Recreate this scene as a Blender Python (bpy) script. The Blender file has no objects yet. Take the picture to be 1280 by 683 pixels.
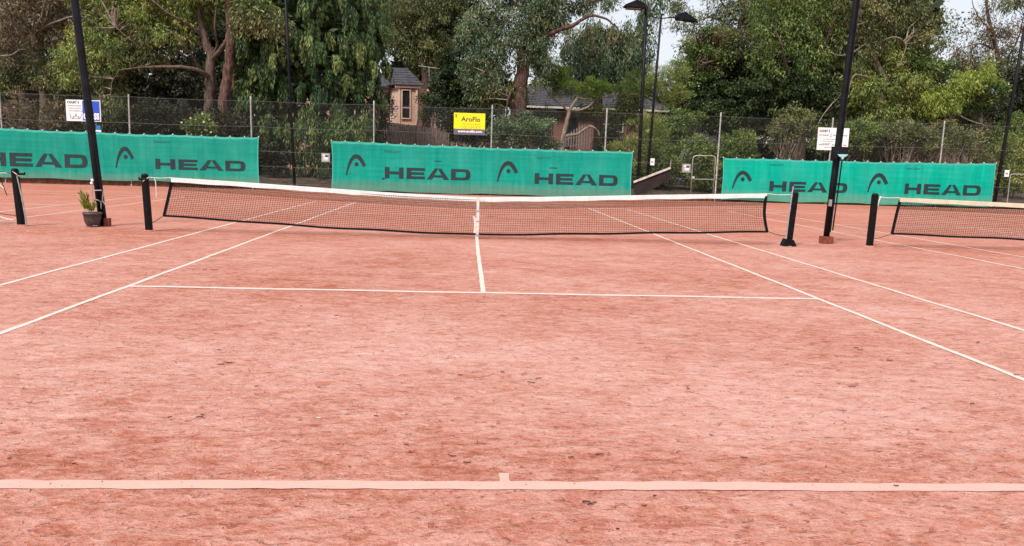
import bpy, math, random
import numpy as np
from mathutils import Vector, Matrix

random.seed(7)
rng = np.random.default_rng(7)
scene = bpy.context.scene
COL = scene.collection

# ------------------------------------------------------------------ camera
CAM = np.array([-0.2133, -15.334, 1.545])
YAW, PITCH, ROLL, FPX = 0.0613, -0.14374, 0.02902, 958.2
PW, PH = 1280.0, 683.0
_f = np.array([math.sin(YAW)*math.cos(PITCH), math.cos(YAW)*math.cos(PITCH), math.sin(PITCH)])
_r = np.cross(_f, [0, 0, 1]); _r /= np.linalg.norm(_r)
_u = np.cross(_r, _f)
_r2 = math.cos(ROLL)*_r + math.sin(ROLL)*_u
_u2 = -math.sin(ROLL)*_r + math.cos(ROLL)*_u
cam_data = bpy.data.cameras.new('camera')
cam = bpy.data.objects.new('camera', cam_data); COL.objects.link(cam)
M = Matrix(((_r2[0], _u2[0], -_f[0], CAM[0]), (_r2[1], _u2[1], -_f[1], CAM[1]), (_r2[2], _u2[2], -_f[2], CAM[2]), (0, 0, 0, 1)))
cam.matrix_world = M
cam_data.sensor_fit = 'HORIZONTAL'; cam_data.sensor_width = 36.0
cam_data.lens = FPX/PW*36.0
cam_data.clip_start = 0.05; cam_data.clip_end = 3000
scene.camera = cam

# ------------------------------------------------------------------ light
SUN_EL, SUN_AZ = math.radians(52), math.radians(215)     # azimuth clockwise from +Y: behind the camera, to its left
world = bpy.data.worlds.new('World'); scene.world = world; world.use_nodes = True
nt = world.node_tree; nt.nodes.clear()
sky = nt.nodes.new('ShaderNodeTexSky'); sky.sky_type = 'NISHITA'; sky.sun_disc = False
sky.sun_elevation = SUN_EL; sky.sun_rotation = SUN_AZ
sky.air_density = 1.0; sky.dust_density = 3.0; sky.ozone_density = 1.0
cl = nt.nodes.new('ShaderNodeMix'); cl.data_type = 'RGBA'; cl.inputs['Factor'].default_value = 0.72
cl.inputs['B'].default_value = (5.9, 6.0, 6.25, 1)      # even high cloud
bg = nt.nodes.new('ShaderNodeBackground'); bg.inputs['Strength'].default_value = 0.10
wo = nt.nodes.new('ShaderNodeOutputWorld')
nt.links.new(sky.outputs[0], cl.inputs['A']); nt.links.new(cl.outputs['Result'], bg.inputs['Color']); nt.links.new(bg.outputs[0], wo.inputs[0])
sd = bpy.data.lights.new('sun', 'SUN'); sd.energy = 2.5; sd.angle = math.radians(15); sd.color = (1.0, 0.95, 0.88)
sun = bpy.data.objects.new('sun', sd); COL.objects.link(sun)
sdir = Vector((math.sin(SUN_AZ)*math.cos(SUN_EL), math.cos(SUN_AZ)*math.cos(SUN_EL), math.sin(SUN_EL)))
sun.rotation_euler = (-sdir).to_track_quat('-Z', 'Y').to_euler(); sun.location = (-20, -40, 40)
vs = scene.view_settings
vs.view_transform = 'Standard'; vs.look = 'None'; vs.gamma = 1.0; vs.use_curve_mapping = False
vs.exposure = 0.78

# ------------------------------------------------------------------ pixel helpers (directions only; depth is always given)
def at(px, py, Y):
    d = _f + _r2*(px-PW/2)/FPX - _u2*(py-PH/2)/FPX
    t = (Y-CAM[1])/d[1]
    return Vector(CAM + d*t)
def onground(px, py, z=0.0):
    d = _f + _r2*(px-PW/2)/FPX - _u2*(py-PH/2)/FPX
    return Vector(CAM + d*((z-CAM[2])/d[2]))
def ppm(Y): return FPX/(Y-CAM[1])      # photo pixels per metre at that depth

# ------------------------------------------------------------------ materials
MATS = {}
def ramp(nt, src, stops):
    r = nt.nodes.new('ShaderNodeValToRGB')
    el = r.color_ramp.elements
    while len(el) < len(stops): el.new(0.5)
    for e, (p, c) in zip(el, stops):
        e.position = p; e.color = (c[0], c[1], c[2], 1) if len(c) > 2 else (c[0],)*3+(1,)
    nt.links.new(src, r.inputs[0]); return r.outputs[0]
def noise(nt, co, scale, detail=4, rough=0.55, stretch=None, dist=0.0, rot=0.0):
    if stretch or rot:
        m = nt.nodes.new('ShaderNodeMapping'); nt.links.new(co, m.inputs[0])
        m.inputs['Scale'].default_value = stretch or (1, 1, 1); m.inputs['Rotation'].default_value = (0, 0, rot); co = m.outputs[0]
    n = nt.nodes.new('ShaderNodeTexNoise'); nt.links.new(co, n.inputs['Vector'])
    n.inputs['Scale'].default_value = scale; n.inputs['Detail'].default_value = detail
    n.inputs['Roughness'].default_value = rough; n.inputs['Distortion'].default_value = dist
    return n.outputs['Fac']
def mixc(nt, fac, a, b, mode='MIX'):
    m = nt.nodes.new('ShaderNodeMix'); m.data_type = 'RGBA'; m.blend_type = mode
    for s, v in (('Factor', fac), ('A', a), ('B', b)):
        if isinstance(v, (int, float)): m.inputs[s].default_value = v
        elif isinstance(v, tuple): m.inputs[s].default_value = v+(1,) if len(v) == 3 else v
        else: nt.links.new(v, m.inputs[s])
    return m.outputs['Result']
def math_(nt, op, a, b=0.0):
    m = nt.nodes.new('ShaderNodeMath'); m.operation = op
    for i, v in enumerate((a, b)):
        if isinstance(v, (int, float)): m.inputs[i].default_value = v
        else: nt.links.new(v, m.inputs[i])
    return m.outputs[0]
def bump(nt, h, strength, dist, b):
    n = nt.nodes.new('ShaderNodeBump'); n.inputs['Strength'].default_value = strength; n.inputs['Distance'].default_value = dist
    nt.links.new(h, n.inputs['Height']); nt.links.new(n.outputs[0], b.inputs['Normal'])
def newmat(name):
    m = bpy.data.materials.new(name); m.use_nodes = True
    nt = m.node_tree; b = nt.nodes['Principled BSDF']; MATS[name] = m
    g = nt.nodes.new('ShaderNodeNewGeometry'); return m, nt, b, g.outputs['Position']
def plain(name, col, rough=0.6, var=0.15, scale=8, metal=0.0, bumpd=0.0, spec=0.5, col2=None, stretch=None):
    m, nt, b, co = newmat(name)
    f = noise(nt, co, scale, 5, 0.6, stretch)
    c2 = col2 or tuple(c*(1-var*2) for c in col); c1 = col if col2 else tuple(min(1, c*(1+var)) for c in col)
    nt.links.new(ramp(nt, f, [(0.3, c2), (0.7, c1)]), b.inputs['Base Color'])
    b.inputs['Roughness'].default_value = rough; b.inputs['Metallic'].default_value = metal
    b.inputs['Specular IOR Level'].default_value = spec
    if bumpd: bump(nt, f, 0.6, bumpd, b)
    return m
def leafmat(name, stops, trans=0.25):
    m, nt, b, co = newmat(name)
    a = nt.nodes.new('ShaderNodeAttribute'); a.attribute_name = 'tint'
    c = ramp(nt, a.outputs['Fac'], stops)
    nt.links.new(c, b.inputs['Base Color']); b.inputs['Roughness'].default_value = 0.55; b.inputs['Specular IOR Level'].default_value = 0.3
    t = nt.nodes.new('ShaderNodeBsdfTranslucent'); nt.links.new(mixc(nt, 1.0, c, (1.0, 1.0, 0.55), 'MULTIPLY'), t.inputs[0])
    mx = nt.nodes.new('ShaderNodeMixShader'); mx.inputs[0].default_value = trans
    nt.links.new(b.outputs[0], mx.inputs[1]); nt.links.new(t.outputs[0], mx.inputs[2])
    nt.links.new(mx.outputs[0], nt.nodes['Material Output'].inputs[0])
    return m

def clay_material():
    m, nt, b, co = newmat('clay')
    big = noise(nt, co, 0.33, 4, 0.6, (0.7, 1.1, 1))
    mid = noise(nt, co, 2.6, 6, 0.70, (0.75, 1.15, 1), 0.6)
    streak = noise(nt, co, 8.0, 6, 0.74, (0.62, 1.15, 1), 0.8, 0.10)
    fleck = noise(nt, co, 22.0, 4, 0.72, (0.75, 1.1, 1), 0.4, -0.05)
    fine = noise(nt, co, 75.0, 3, 0.7)
    grain = noise(nt, co, 260.0, 2, 0.6)
    s = math_(nt, 'MULTIPLY', streak, 0.28)
    s = math_(nt, 'ADD', s, math_(nt, 'MULTIPLY', mid, 0.18))
    s = math_(nt, 'ADD', s, math_(nt, 'MULTIPLY', big, 0.20))
    s = math_(nt, 'ADD', s, math_(nt, 'MULTIPLY', fleck, 0.20))
    s = math_(nt, 'ADD', s, math_(nt, 'MULTIPLY', fine, 0.15))     # mean about 0.5
    # worn bands: where players stand at the baselines; plus the net's painted soft shadow
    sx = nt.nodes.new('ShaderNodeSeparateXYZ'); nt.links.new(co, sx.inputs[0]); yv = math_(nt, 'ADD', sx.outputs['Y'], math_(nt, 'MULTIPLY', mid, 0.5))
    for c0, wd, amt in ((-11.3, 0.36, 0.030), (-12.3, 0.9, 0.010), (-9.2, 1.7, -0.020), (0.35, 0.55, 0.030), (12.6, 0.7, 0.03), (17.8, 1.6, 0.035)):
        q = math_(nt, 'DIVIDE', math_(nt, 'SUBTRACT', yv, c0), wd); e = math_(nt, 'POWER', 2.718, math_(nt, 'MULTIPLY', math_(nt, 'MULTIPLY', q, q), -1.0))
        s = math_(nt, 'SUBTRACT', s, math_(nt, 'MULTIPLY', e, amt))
    c = ramp(nt, s, [(0.400, (0.27, 0.072, 0.040)), (0.450, (0.40, 0.145, 0.098)), (0.500, (0.500, 0.230, 0.177)), (0.545, (0.560, 0.296, 0.248)), (0.605, (0.62, 0.372, 0.330))])
    # damp, freshly scuffed patches with ragged outlines
    pat = ramp(nt, noise(nt, co, 4.2, 7, 0.80, (0.6, 1.1, 1), 1.2, -0.08), [(0.56, (0, 0, 0)), (0.63, (1, 1, 1))])
    zone = ramp(nt, noise(nt, co, 0.5, 2, 0.5), [(0.40, (0.2,)), (0.60, (1.0,))])
    c = mixc(nt, math_(nt, 'MULTIPLY', math_(nt, 'MULTIPLY', pat, zone), 0.62), c, (0.38, 0.120, 0.068))
    # small pits and heel marks
    pit = ramp(nt, noise(nt, co, 17.0, 3, 0.75, (0.65, 1.2, 1), 0.9, 0.2), [(0.610, (0, 0, 0)), (0.66, (1, 1, 1))])
    c = mixc(nt, math_(nt, 'MULTIPLY', pit, 0.7), c, (0.30, 0.082, 0.046))
    # dry pale crumbs and dust
    pale = ramp(nt, noise(nt, co, 24.0, 4, 0.75, (0.65, 1.2, 1), 0.4), [(0.61, (0, 0, 0)), (0.68, (1, 1, 1))])
    c = mixc(nt, math_(nt, 'MULTIPLY', pale, 0.6), c, (0.68, 0.43, 0.39))
    # the clay beyond the net is less dusty, redder
    far = nt.nodes.new('ShaderNodeMapRange'); nt.links.new(yv, far.inputs['Value'])
    far.inputs['From Min'].default_value = -3.0; far.inputs['From Max'].default_value = 5.0
    c = mixc(nt, math_(nt, 'MULTIPLY', far.outputs[0], 0.42), c, (0.43, 0.150, 0.092))
    gr = ramp(nt, grain, [(0.35, (0.84, 0.82, 0.80)), (0.65, (1.12, 1.12, 1.12))])
    c = mixc(nt, 1.0, c, gr, 'MULTIPLY')
    nt.links.new(c, b.inputs['Base Color'])
    b.inputs['Roughness'].default_value = 0.95; b.inputs['Specular IOR Level'].default_value = 0.15
    h = math_(nt, 'ADD', math_(nt, 'MULTIPLY', pit, -0.35), math_(nt, 'MULTIPLY', fleck, 0.9)); h = math_(nt, 'ADD', h, math_(nt, 'ADD', math_(nt, 'MULTIPLY', streak, 1.2), math_(nt, 'MULTIPLY', fine, 0.25)))
    bump(nt, h, 0.9, 0.026, b)
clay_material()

def line_material(name, paint, dust, amount):
    m, nt, b, co = newmat(name)
    f = noise(nt, co, 7, 6, 0.7, (1, 1, 1)); g = noise(nt, co, 220, 2, 0.6)
    k = math_(nt, 'ADD', math_(nt, 'MULTIPLY', f, 0.75), math_(nt, 'MULTIPLY', g, 0.25))
    fac = ramp(nt, k, [(0.5-amount*0.5, (0, 0, 0)), (1.02-amount*0.5, (1, 1, 1))])
    w = ramp(nt, noise(nt, co, 11, 6, 0.8, None, 0.6), [(0.53, (0, 0, 0)), (0.68, (1, 1, 1))])
    paint = mixc(nt, math_(nt, 'MULTIPLY', w, 0.6), paint, (0.52, 0.25, 0.195))
    nt.links.new(mixc(nt, fac, dust, paint), b.inputs['Base Color']); b.inputs['Roughness'].default_value = 0.9
    bump(nt, g, 0.4, 0.004, b)
line_material('line_tape', (0.74, 0.70, 0.66), (0.66, 0.48, 0.42), 0.12)
line_material('dusty_tape', (0.555, 0.360, 0.308), (0.53, 0.31, 0.26), 0.40)

plain('bed_soil', (0.085, 0.055, 0.036), 0.95, 0.45, 3, bumpd=0.05)
plain('far_ground', (0.10, 0.085, 0.05), 0.95, 0.4, 1.5)
plain('edging', (0.28, 0.095, 0.05), 0.9, 0.3, 6, bumpd=0.01)
plain('black_paint', (0.006, 0.006, 0.007), 0.55, 0.3, 9, spec=0.14)
plain('pole_paint', (0.008, 0.008, 0.011), 0.5, 0.4, 3, spec=0.16)
plain('galv', (0.42, 0.42, 0.41), 0.5, 0.2, 14, metal=0.5)
plain('galv_pale', (0.56, 0.55, 0.52), 0.55, 0.2, 10, metal=0.25)
plain('wire', (0.17, 0.165, 0.155), 0.6, 0.2, 4, metal=0.2)
plain('mesh_wire', (0.050, 0.049, 0.048), 0.7, 0.3, 2)
plain('netting', (0.008, 0.008, 0.009), 0.9, 0.2, 20, spec=0.1)
plain('net_tape', (0.009, 0.009, 0.012), 0.9, 0.3, 12, spec=0.1)
plain('headband', (0.74, 0.74, 0.73), 0.75, 0.10, 6)
plain('headband_old', (0.66, 0.58, 0.44), 0.75, 0.12, 3)
plain('strap', (0.66, 0.62, 0.58), 0.8, 0.15, 12)
plain('cord', (0.72, 0.70, 0.66), 0.7, 0.1, 20)
plain('brick_block', (0.22, 0.05, 0.03), 0.85, 0.3, 25, bumpd=0.004)
plain('pot', (0.075, 0.058, 0.055), 0.55, 0.3, 18)
plain('sign_white', (0.80, 0.80, 0.81), 0.4, 0.04, 6)
plain('sign_yellow', (0.90, 0.76, 0.01), 0.4, 0.03, 6)
plain('sign_slate', (0.115, 0.115, 0.16), 0.45, 0.05, 6)
plain('sign_blue', (0.018, 0.075, 0.50), 0.4, 0.05, 6)
plain('sign_azure', (0.02, 0.16, 0.42), 0.4, 0.05, 6)
plain('ink', (0.02, 0.02, 0.025), 0.6, 0.1, 6)
plain('ink_grey', (0.30, 0.30, 0.32), 0.6, 0.1, 6)
plain('ink_olive', (0.50, 0.42, 0.03), 0.6, 0.1, 6)
plain('ink_red', (0.65, 0.12, 0.08), 0.6, 0.1, 6)
plain('ink_white', (0.82, 0.82, 0.82), 0.6, 0.05, 6)
plain('squeegee_blue', (0.30, 0.62, 0.66), 0.5, 0.1, 10)
plain('mat_brown', (0.020, 0.012, 0.010), 0.9, 0.4, 12, stretch=(6, 1, 1))
plain('mat_bar', (0.60, 0.54, 0.47), 0.7, 0.2, 8)
plain('logo', (0.010, 0.028, 0.034), 0.75, 0.15, 5)
plain('logo_faded', (0.018, 0.13, 0.115), 0.8, 0.2, 8)
plain('lamp_lens', (0.30, 0.20, 0.15), 0.3, 0.1, 5)
plain('bark_red', (0.120, 0.062, 0.045), 0.95, 0.5, 6, bumpd=0.05, stretch=(2.2, 2.2, 0.5))
plain('bark_brown', (0.11, 0.068, 0.050), 0.95, 0.45, 6, bumpd=0.04, stretch=(2.2, 2.2, 0.5))
plain('bark_grey', (0.22, 0.175, 0.135), 0.9, 0.35, 5, bumpd=0.03, stretch=(2, 2, 0.5))
plain('bark_pale', (0.30, 0.225, 0.165), 0.9, 0.35, 5, bumpd=0.03, stretch=(2, 2, 0.5))
plain('bark_tan', (0.130, 0.086, 0.064), 0.95, 0.4, 6, bumpd=0.04, stretch=(2.2, 2.2, 0.5))
plain('twig', (0.10, 0.07, 0.052), 0.95, 0.4, 5)
plain('dry_twig', (0.24, 0.18, 0.13), 0.95, 0.4, 5)
plain('weatherboard', (0.74, 0.53, 0.44), 0.7, 0.15, 6)
plain('trim', (0.78, 0.50, 0.38), 0.6, 0.12, 6)
plain('trim_white', (0.62, 0.58, 0.52), 0.6, 0.12, 6)
plain('picket', (0.72, 0.52, 0.45), 0.7, 0.12, 6)
plain('window_glass', (0.02, 0.022, 0.026), 0.12, 0.2, 3)
plain('roof_tile', (0.060, 0.056, 0.066), 0.75, 0.4, 5)
plain('roof_tile_red', (0.30, 0.095, 0.065), 0.75, 0.3, 5)
plain('roof_sheet', (0.36, 0.37, 0.40), 0.5, 0.15, 4)
plain('paling', (0.29, 0.215, 0.17), 0.9, 0.35, 3, stretch=(5, 5, 0.6))
plain('crumb', (0.50, 0.23, 0.175), 0.95, 0.35, 30)
plain('dead_leaf', (0.17, 0.055, 0.034), 0.8, 0.5, 40)
plain('pale_litter', (0.62, 0.55, 0.42), 0.8, 0.2, 30)
plain('petal', (0.75, 0.70, 0.42), 0.7, 0.15, 20)

def brick_material(name, c1, c2, mortar):
    m, nt, b, co = newmat(name)
    mp = nt.nodes.new('ShaderNodeMapping'); nt.links.new(co, mp.inputs[0]); mp.inputs['Rotation'].default_value = (math.radians(90), 0, 0)
    t = nt.nodes.new('ShaderNodeTexBrick'); nt.links.new(mp.outputs[0], t.inputs['Vector'])
    t.inputs['Color1'].default_value = c1+(1,); t.inputs['Color2'].default_value = c2+(1,); t.inputs['Mortar'].default_value = mortar+(1,)
    t.inputs['Scale'].default_value = 1.0; t.inputs['Brick Width'].default_value = 0.24; t.inputs['Row Height'].default_value = 0.085; t.inputs['Mortar Size'].default_value = 0.01
    nt.links.new(t.outputs['Color'], b.inputs['Base Color']); b.inputs['Roughness'].default_value = 0.9
brick_material('brick_red', (0.21, 0.068, 0.046), (0.16, 0.052, 0.038), (0.26, 0.20, 0.17))
brick_material('brick_pink', (0.60, 0.33, 0.24), (0.48, 0.25, 0.18), (0.62, 0.47, 0.40))

def banner_material(name, base):
    m, nt, b, co = newmat(name)
    v = noise(nt, co, 3.0, 5, 0.65, (2.2, 1, 0.16)); h = noise(nt, co, 2.0, 4, 0.6, (0.25, 1, 4)); w = noise(nt, co, 120, 1, 0.5)
    k = math_(nt, 'ADD', math_(nt, 'MULTIPLY', v, 0.6), math_(nt, 'MULTIPLY', h, 0.4))
    c = ramp(nt, k, [(0.32, tuple(x*0.80 for x in base)), (0.52, base), (0.70, (base[0]+0.018, base[1]*1.17, base[2]*1.17))])
    c = mixc(nt, 1.0, c, ramp(nt, w, [(0.3, (0.93, 0.93, 0.93)), (0.7, (1.06, 1.06, 1.06))]), 'MULTIPLY')
    sz = nt.nodes.new('ShaderNodeSeparateXYZ'); nt.links.new(co, sz.inputs[0]); du = math_(nt, 'ADD', sz.outputs['Z'], math_(nt, 'MULTIPLY', v, -0.55))
    c = mixc(nt, ramp(nt, du, [(0.0, (0.30,)), (0.35, (0.0,))]), c, (0.30, 0.16, 0.11))      # clay dust splashed up the lower edge
    fd = ramp(nt, noise(nt, co, 0.9, 4, 0.6, (1, 1, 0.5)), [(0.45, (0.0,)), (0.7, (0.22,))]); c = mixc(nt, fd, c, (0.10, 0.42, 0.34))   # sun-faded areas
    nt.links.new(c, b.inputs['Base Color']); b.inputs['Roughness'].default_value = 0.85; b.inputs['Specular IOR Level'].default_value = 0.05
    bump(nt, k, 0.35, 0.03, b)
banner_material('banner_a', (0.014, 0.270, 0.205))
banner_material('banner_b', (0.010, 0.290, 0.225))
banner_material('banner_c', (0.003, 0.375, 0.275))
plain('banner_hem', (0.05, 0.42, 0.34), 0.7, 0.1, 10)

GR = (0.035, 0.055, 0.018)
leafmat('leaf_yellow', [(0.0, (0.075, 0.125, 0.030)), (0.45, (0.185, 0.240, 0.060)), (1.0, (0.46, 0.46, 0.14))])
leafmat('leaf_olive', [(0.0, (0.050, 0.070, 0.026)), (0.5, (0.120, 0.140, 0.052)), (1.0, (0.32, 0.30, 0.13))])
leafmat('leaf_brown', [(0.0, (0.070, 0.060, 0.032)), (0.5, (0.155, 0.120, 0.070)), (1.0, (0.30, 0.22, 0.14))])
leafmat('leaf_grey', [(0.0, (0.045, 0.088, 0.042)), (0.5, (0.110, 0.165, 0.085)), (1.0, (0.30, 0.33, 0.20))])
leafmat('leaf_dark', [(0.0, (0.010, 0.022, 0.008)), (0.6, (0.034, 0.058, 0.016)), (1.0, (0.095, 0.120, 0.034))], 0.12)
leafmat('leaf_mid', [(0.0, (0.045, 0.085, 0.020)), (0.5, (0.110, 0.165, 0.044)), (1.0, (0.30, 0.35, 0.10))])
leafmat('leaf_bright', [(0.0, (0.08, 0.15, 0.025)), (0.5, (0.18, 0.28, 0.05)), (1.0, (0.34, 0.42, 0.10))])
leafmat('leaf_lime', [(0.0, (0.12, 0.18, 0.025)), (0.5, (0.26, 0.32, 0.055)), (1.0, (0.45, 0.47, 0.12))])
leafmat('leaf_cypress', [(0.0, (0.016, 0.046, 0.018)), (0.5, (0.060, 0.110, 0.036)), (1.0, (0.26, 0.31, 0.10))], 0.15)
leafmat('leaf_forest', [(0.0, (0.014, 0.020, 0.009)), (0.5, (0.034, 0.040, 0.018)), (1.0, (0.080, 0.072, 0.036))], 0.12)

# ------------------------------------------------------------------ mesh helpers
class MB:
    def __init__(s): s.v = []; s.f = []
    def box(s, c, size, R=None):
        n = len(s.v); hx, hy, hz = size[0]/2, size[1]/2, size[2]/2
        for dx, dy, dz in ((-1,-1,-1),(1,-1,-1),(1,1,-1),(-1,1,-1),(-1,-1,1),(1,-1,1),(1,1,1),(-1,1,1)):
            p = Vector((dx*hx, dy*hy, dz*hz))
            if R is not None: p = R @ p
            s.v.append(tuple(p+Vector(c)))
        s.f += [tuple(n+i for i in q) for q in ((0,3,2,1),(4,5,6,7),(0,1,5,4),(1,2,6,5),(2,3,7,6),(3,0,4,7))]
        return s
    def bar(s, a, b, w, h=None):
        a = Vector(a); b = Vector(b); d = b-a; q = d.to_track_quat('Z', 'Y').to_matrix()
        return s.box((a+b)/2, (w, h or w, d.length), q)
    def tube(s, pts, rad, n=8, cap=True, wob=0.0):
        pts = [Vector(p) for p in pts]
        if isinstance(rad, (int, float)): rad = [rad]*len(pts)
        base = len(s.v); up = Vector((0.13, 0.97, 0.21))
        for i, p in enumerate(pts):
            t = (pts[min(i+1, len(pts)-1)]-pts[max(i-1, 0)]).normalized()
            a = t.cross(up)
            if a.length < 1e-4: a = t.cross(Vector((1, 0, 0)))
            a.normalize(); b = t.cross(a)
            for k in range(n):
                an = 2*math.pi*k/n; r = rad[i]*(1+(random.uniform(-wob, wob) if wob else 0))
                s.v.append(tuple(p+(a*math.cos(an)+b*math.sin(an))*r))
        for i in range(len(pts)-1):
            for k in range(n):
                k2 = (k+1) % n
                s.f.append((base+i*n+k, base+i*n+k2, base+(i+1)*n+k2, base+(i+1)*n+k))
        if cap:
            s.f.append(tuple(base+k for k in range(n-1, -1, -1))); s.f.append(tuple(base+(len(pts)-1)*n+k for k in range(n)))
        return s
    def prism(s, poly, ext):
        """poly: list of 3D points (planar loop), ext: extrusion vector"""
        n = len(s.v); m = len(poly); e = Vector(ext)
        for p in poly: s.v.append(tuple(p))
        for p in poly: s.v.append(tuple(Vector(p)+e))
        s.f.append(tuple(n+i for i in range(m))); s.f.append(tuple(n+m+i for i in range(m-1, -1, -1)))
        for i in range(m): j = (i+1) % m; s.f.append((n+j, n+i, n+m+i, n+m+j))
        return s
    def lathe(s, prof, c, n=20):
        base = len(s.v)
        for r, z in prof:
            for k in range(n):
                a = 2*math.pi*k/n; s.v.append((c[0]+r*math.cos(a), c[1]+r*math.sin(a), c[2]+z))
        for i in range(len(prof)-1):
            for k in range(n):
                k2 = (k+1) % n; s.f.append((base+i*n+k, base+i*n+k2, base+(i+1)*n+k2, base+(i+1)*n+k))
        return s
    def grid(s, fn, nu, nv):
        base = len(s.v)
        for j in range(nv+1):
            for i in range(nu+1): s.v.append(tuple(fn(i/nu, j/nv)))
        for j in range(nv):
            for i in range(nu):
                a = base+j*(nu+1)+i; s.f.append((a, a+1, a+nu+2, a+nu+1))
        return s
    def build(s, name, mat, parent=None, smooth=False, origin=None):
        me = bpy.data.meshes.new(name); v = s.v
        if origin is not None: v = [(p[0]-origin[0], p[1]-origin[1], p[2]-origin[2]) for p in v]
        me.from_pydata(v, [], s.f); me.update()
        if smooth: me.polygons.foreach_set('use_smooth', [True]*len(me.polygons))
        o = bpy.data.objects.new(name, me); COL.objects.link(o); me.materials.append(MATS[mat])
        if origin is not None: o.location = origin
        if parent is not None: o.parent = parent; 
        return o
def tag(o, label=None, cat=None, group=None, kind=None):
    if label: o['label'] = label
    if cat: o['category'] = cat
    if group: o['group'] = group
    if kind: o['kind'] = kind
    return o
def thing(name, label, cat, loc=(0, 0, 0), group=None, kind=None):
    o = bpy.data.objects.new(name, None); COL.objects.link(o); o.location = loc; o.empty_display_size = 0.2
    return tag(o, label, cat, group, kind)
def kid(mb, name, mat, t, smooth=False):
    """build mesh given in world coordinates as a child of thing t (whose origin is at t.location)"""
    o = mb.build(name, mat, None, smooth)
    L = t.location
    if t.parent is not None: L = L + t.parent.location
    if L.length > 0: o.data.transform(Matrix.Translation(-L))
    o.parent = t; return o
def text_mesh(body, size, bold=0.0, spacing=1.0, align='LEFT'):
    c = bpy.data.curves.new('txt', 'FONT'); c.body = body; c.size = size; c.offset = bold; c.space_character = spacing
    c.align_x = align; c.resolution_u = 3; c.extrude = 0.0
    o = bpy.data.objects.new('txt', c); COL.objects.link(o)
    me = bpy.data.meshes.new_from_object(o.evaluated_get(bpy.context.evaluated_depsgraph_get()))
    bpy.data.objects.remove(o); return me
def put_text(body, size, pos, mat, t, name='lettering', bold=0.0, xs=1.0, align='LEFT', width=None):
    me = text_mesh(body, size, bold, 1.0, align)
    if width:
        xsn = [v.co.x for v in me.vertices]; xs = width/max(1e-4, max(xsn)-min(xsn))
    R = Matrix(((xs, 0, 0, 0), (0, 0, -1, 0), (0, 1, 0, 0), (0, 0, 0, 1)))
    me.transform(R); me.transform(Matrix.Translation(Vector(pos)-t.location))
    me.materials.clear(); me.materials.append(MATS[mat])
    o = bpy.data.objects.new(name, me); COL.objects.link(o); o.parent = t; return o

# ------------------------------------------------------------------ ground
g = MB(); g.grid(lambda u, v: ((u-0.5)*900, -120+v*900, -0.06), 12, 12); tag(g.build('ground', 'far_ground'), kind='structure')
COURT_Y1 = 19.86
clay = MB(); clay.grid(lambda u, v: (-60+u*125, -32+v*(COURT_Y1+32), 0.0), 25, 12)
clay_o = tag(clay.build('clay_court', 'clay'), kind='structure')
def bedz(x, y):
    t = max(0.0, min(1.0, (y-20.35)/2.6)); s = t*t*(3-2*t)
    z = 0.06+0.42*s+0.012*max(0, y-23)
    return z + 0.05*math.sin(x*1.7+y*0.9)*math.sin(x*0.63-y*1.3)*min(1, s+0.3)
bed = MB(); bed.grid(lambda u, v: (lambda x, y: (x, y, bedz(x, y)))(-58+u*120, 20.22+v*v*62), 220, 70)
tag(bed.build('garden_bed', 'bed_soil', smooth=True), kind='structure')
ed = MB()
for i in range(26):
    x0 = -58+i*4.6
    ed.box((x0+2.29, 20.14+random.uniform(-0.008, 0.008), 0.055+random.uniform(-0.01, 0.01)), (4.57, 0.13, 0.25))
tag(ed.build('court_edging', 'edging'), kind='structure')

# court lines: tapes laid on the clay, each a child of the clay court
def strip(name, x0, y0, x1, y1, w, mat='line_tape', z=0.004):
    a = Vector((x0, y0, 0)); b = Vector((x1, y1, 0)); L = (b-a).length; n = max(2, int(L/0.10)); d = (b-a).normalized(); s = Vector((-d.y, d.x, 0))
    mb = MB(); ph = random.random()*9
    for i in range(n+1):
        p = a+d*(L*i/n)+s*(0.003*math.sin(i*0.095+ph))
        zz = z+0.0012*math.sin(i*0.32)
        for sg in (-1, 1):
            q = p+s*sg*(w/2+(random.uniform(-0.010, 0.004) if mat == 'dusty_tape' else random.uniform(-0.005, 0.002))); mb.v.append((q.x, q.y, zz))
    for i in range(n): k = 2*i; mb.f.append((k, k+2, k+3, k+1))
    o = mb.build(name, mat); o.parent = clay_o; return o
def court(cx, near=True, far=True, yc=0.0):
    s, d, sv, bl = 4.09, 5.46, 6.375, 11.835
    lo = -bl-0.03; hi = bl+0.03
    for sg in (-1, 1):
        strip('singles_sideline', cx+sg*s, yc+lo+0.085, cx+sg*s, yc+hi-0.085, 0.06)
        strip('doubles_sideline', cx+sg*d, yc+lo+0.085, cx+sg*d, yc+hi-0.085, 0.06)
    for sg in (-1, 1):
        strip('service_line', cx-s+0.034, yc+sg*sv, cx+s-0.034, yc+sg*sv, 0.085)
        strip('baseline', cx-d-0.025, yc+sg*bl, cx+d+0.025, yc+sg*bl, 0.10, 'dusty_tape' if sg < 0 else 'line_tape')
        strip('centre_mark', cx, yc+sg*(bl-0.03), cx, yc+sg*(bl-0.15), 0.055, 'dusty_tape', 0.0022)
    strip('centre_service_line', cx, yc-sv+0.046, cx, yc-0.02, 0.062); strip('centre_service_line', cx, yc+0.02, cx, yc+sv-0.046, 0.06)
court(0.0); court(-15.55, yc=0.4); court(14.70, yc=0.2)

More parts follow.
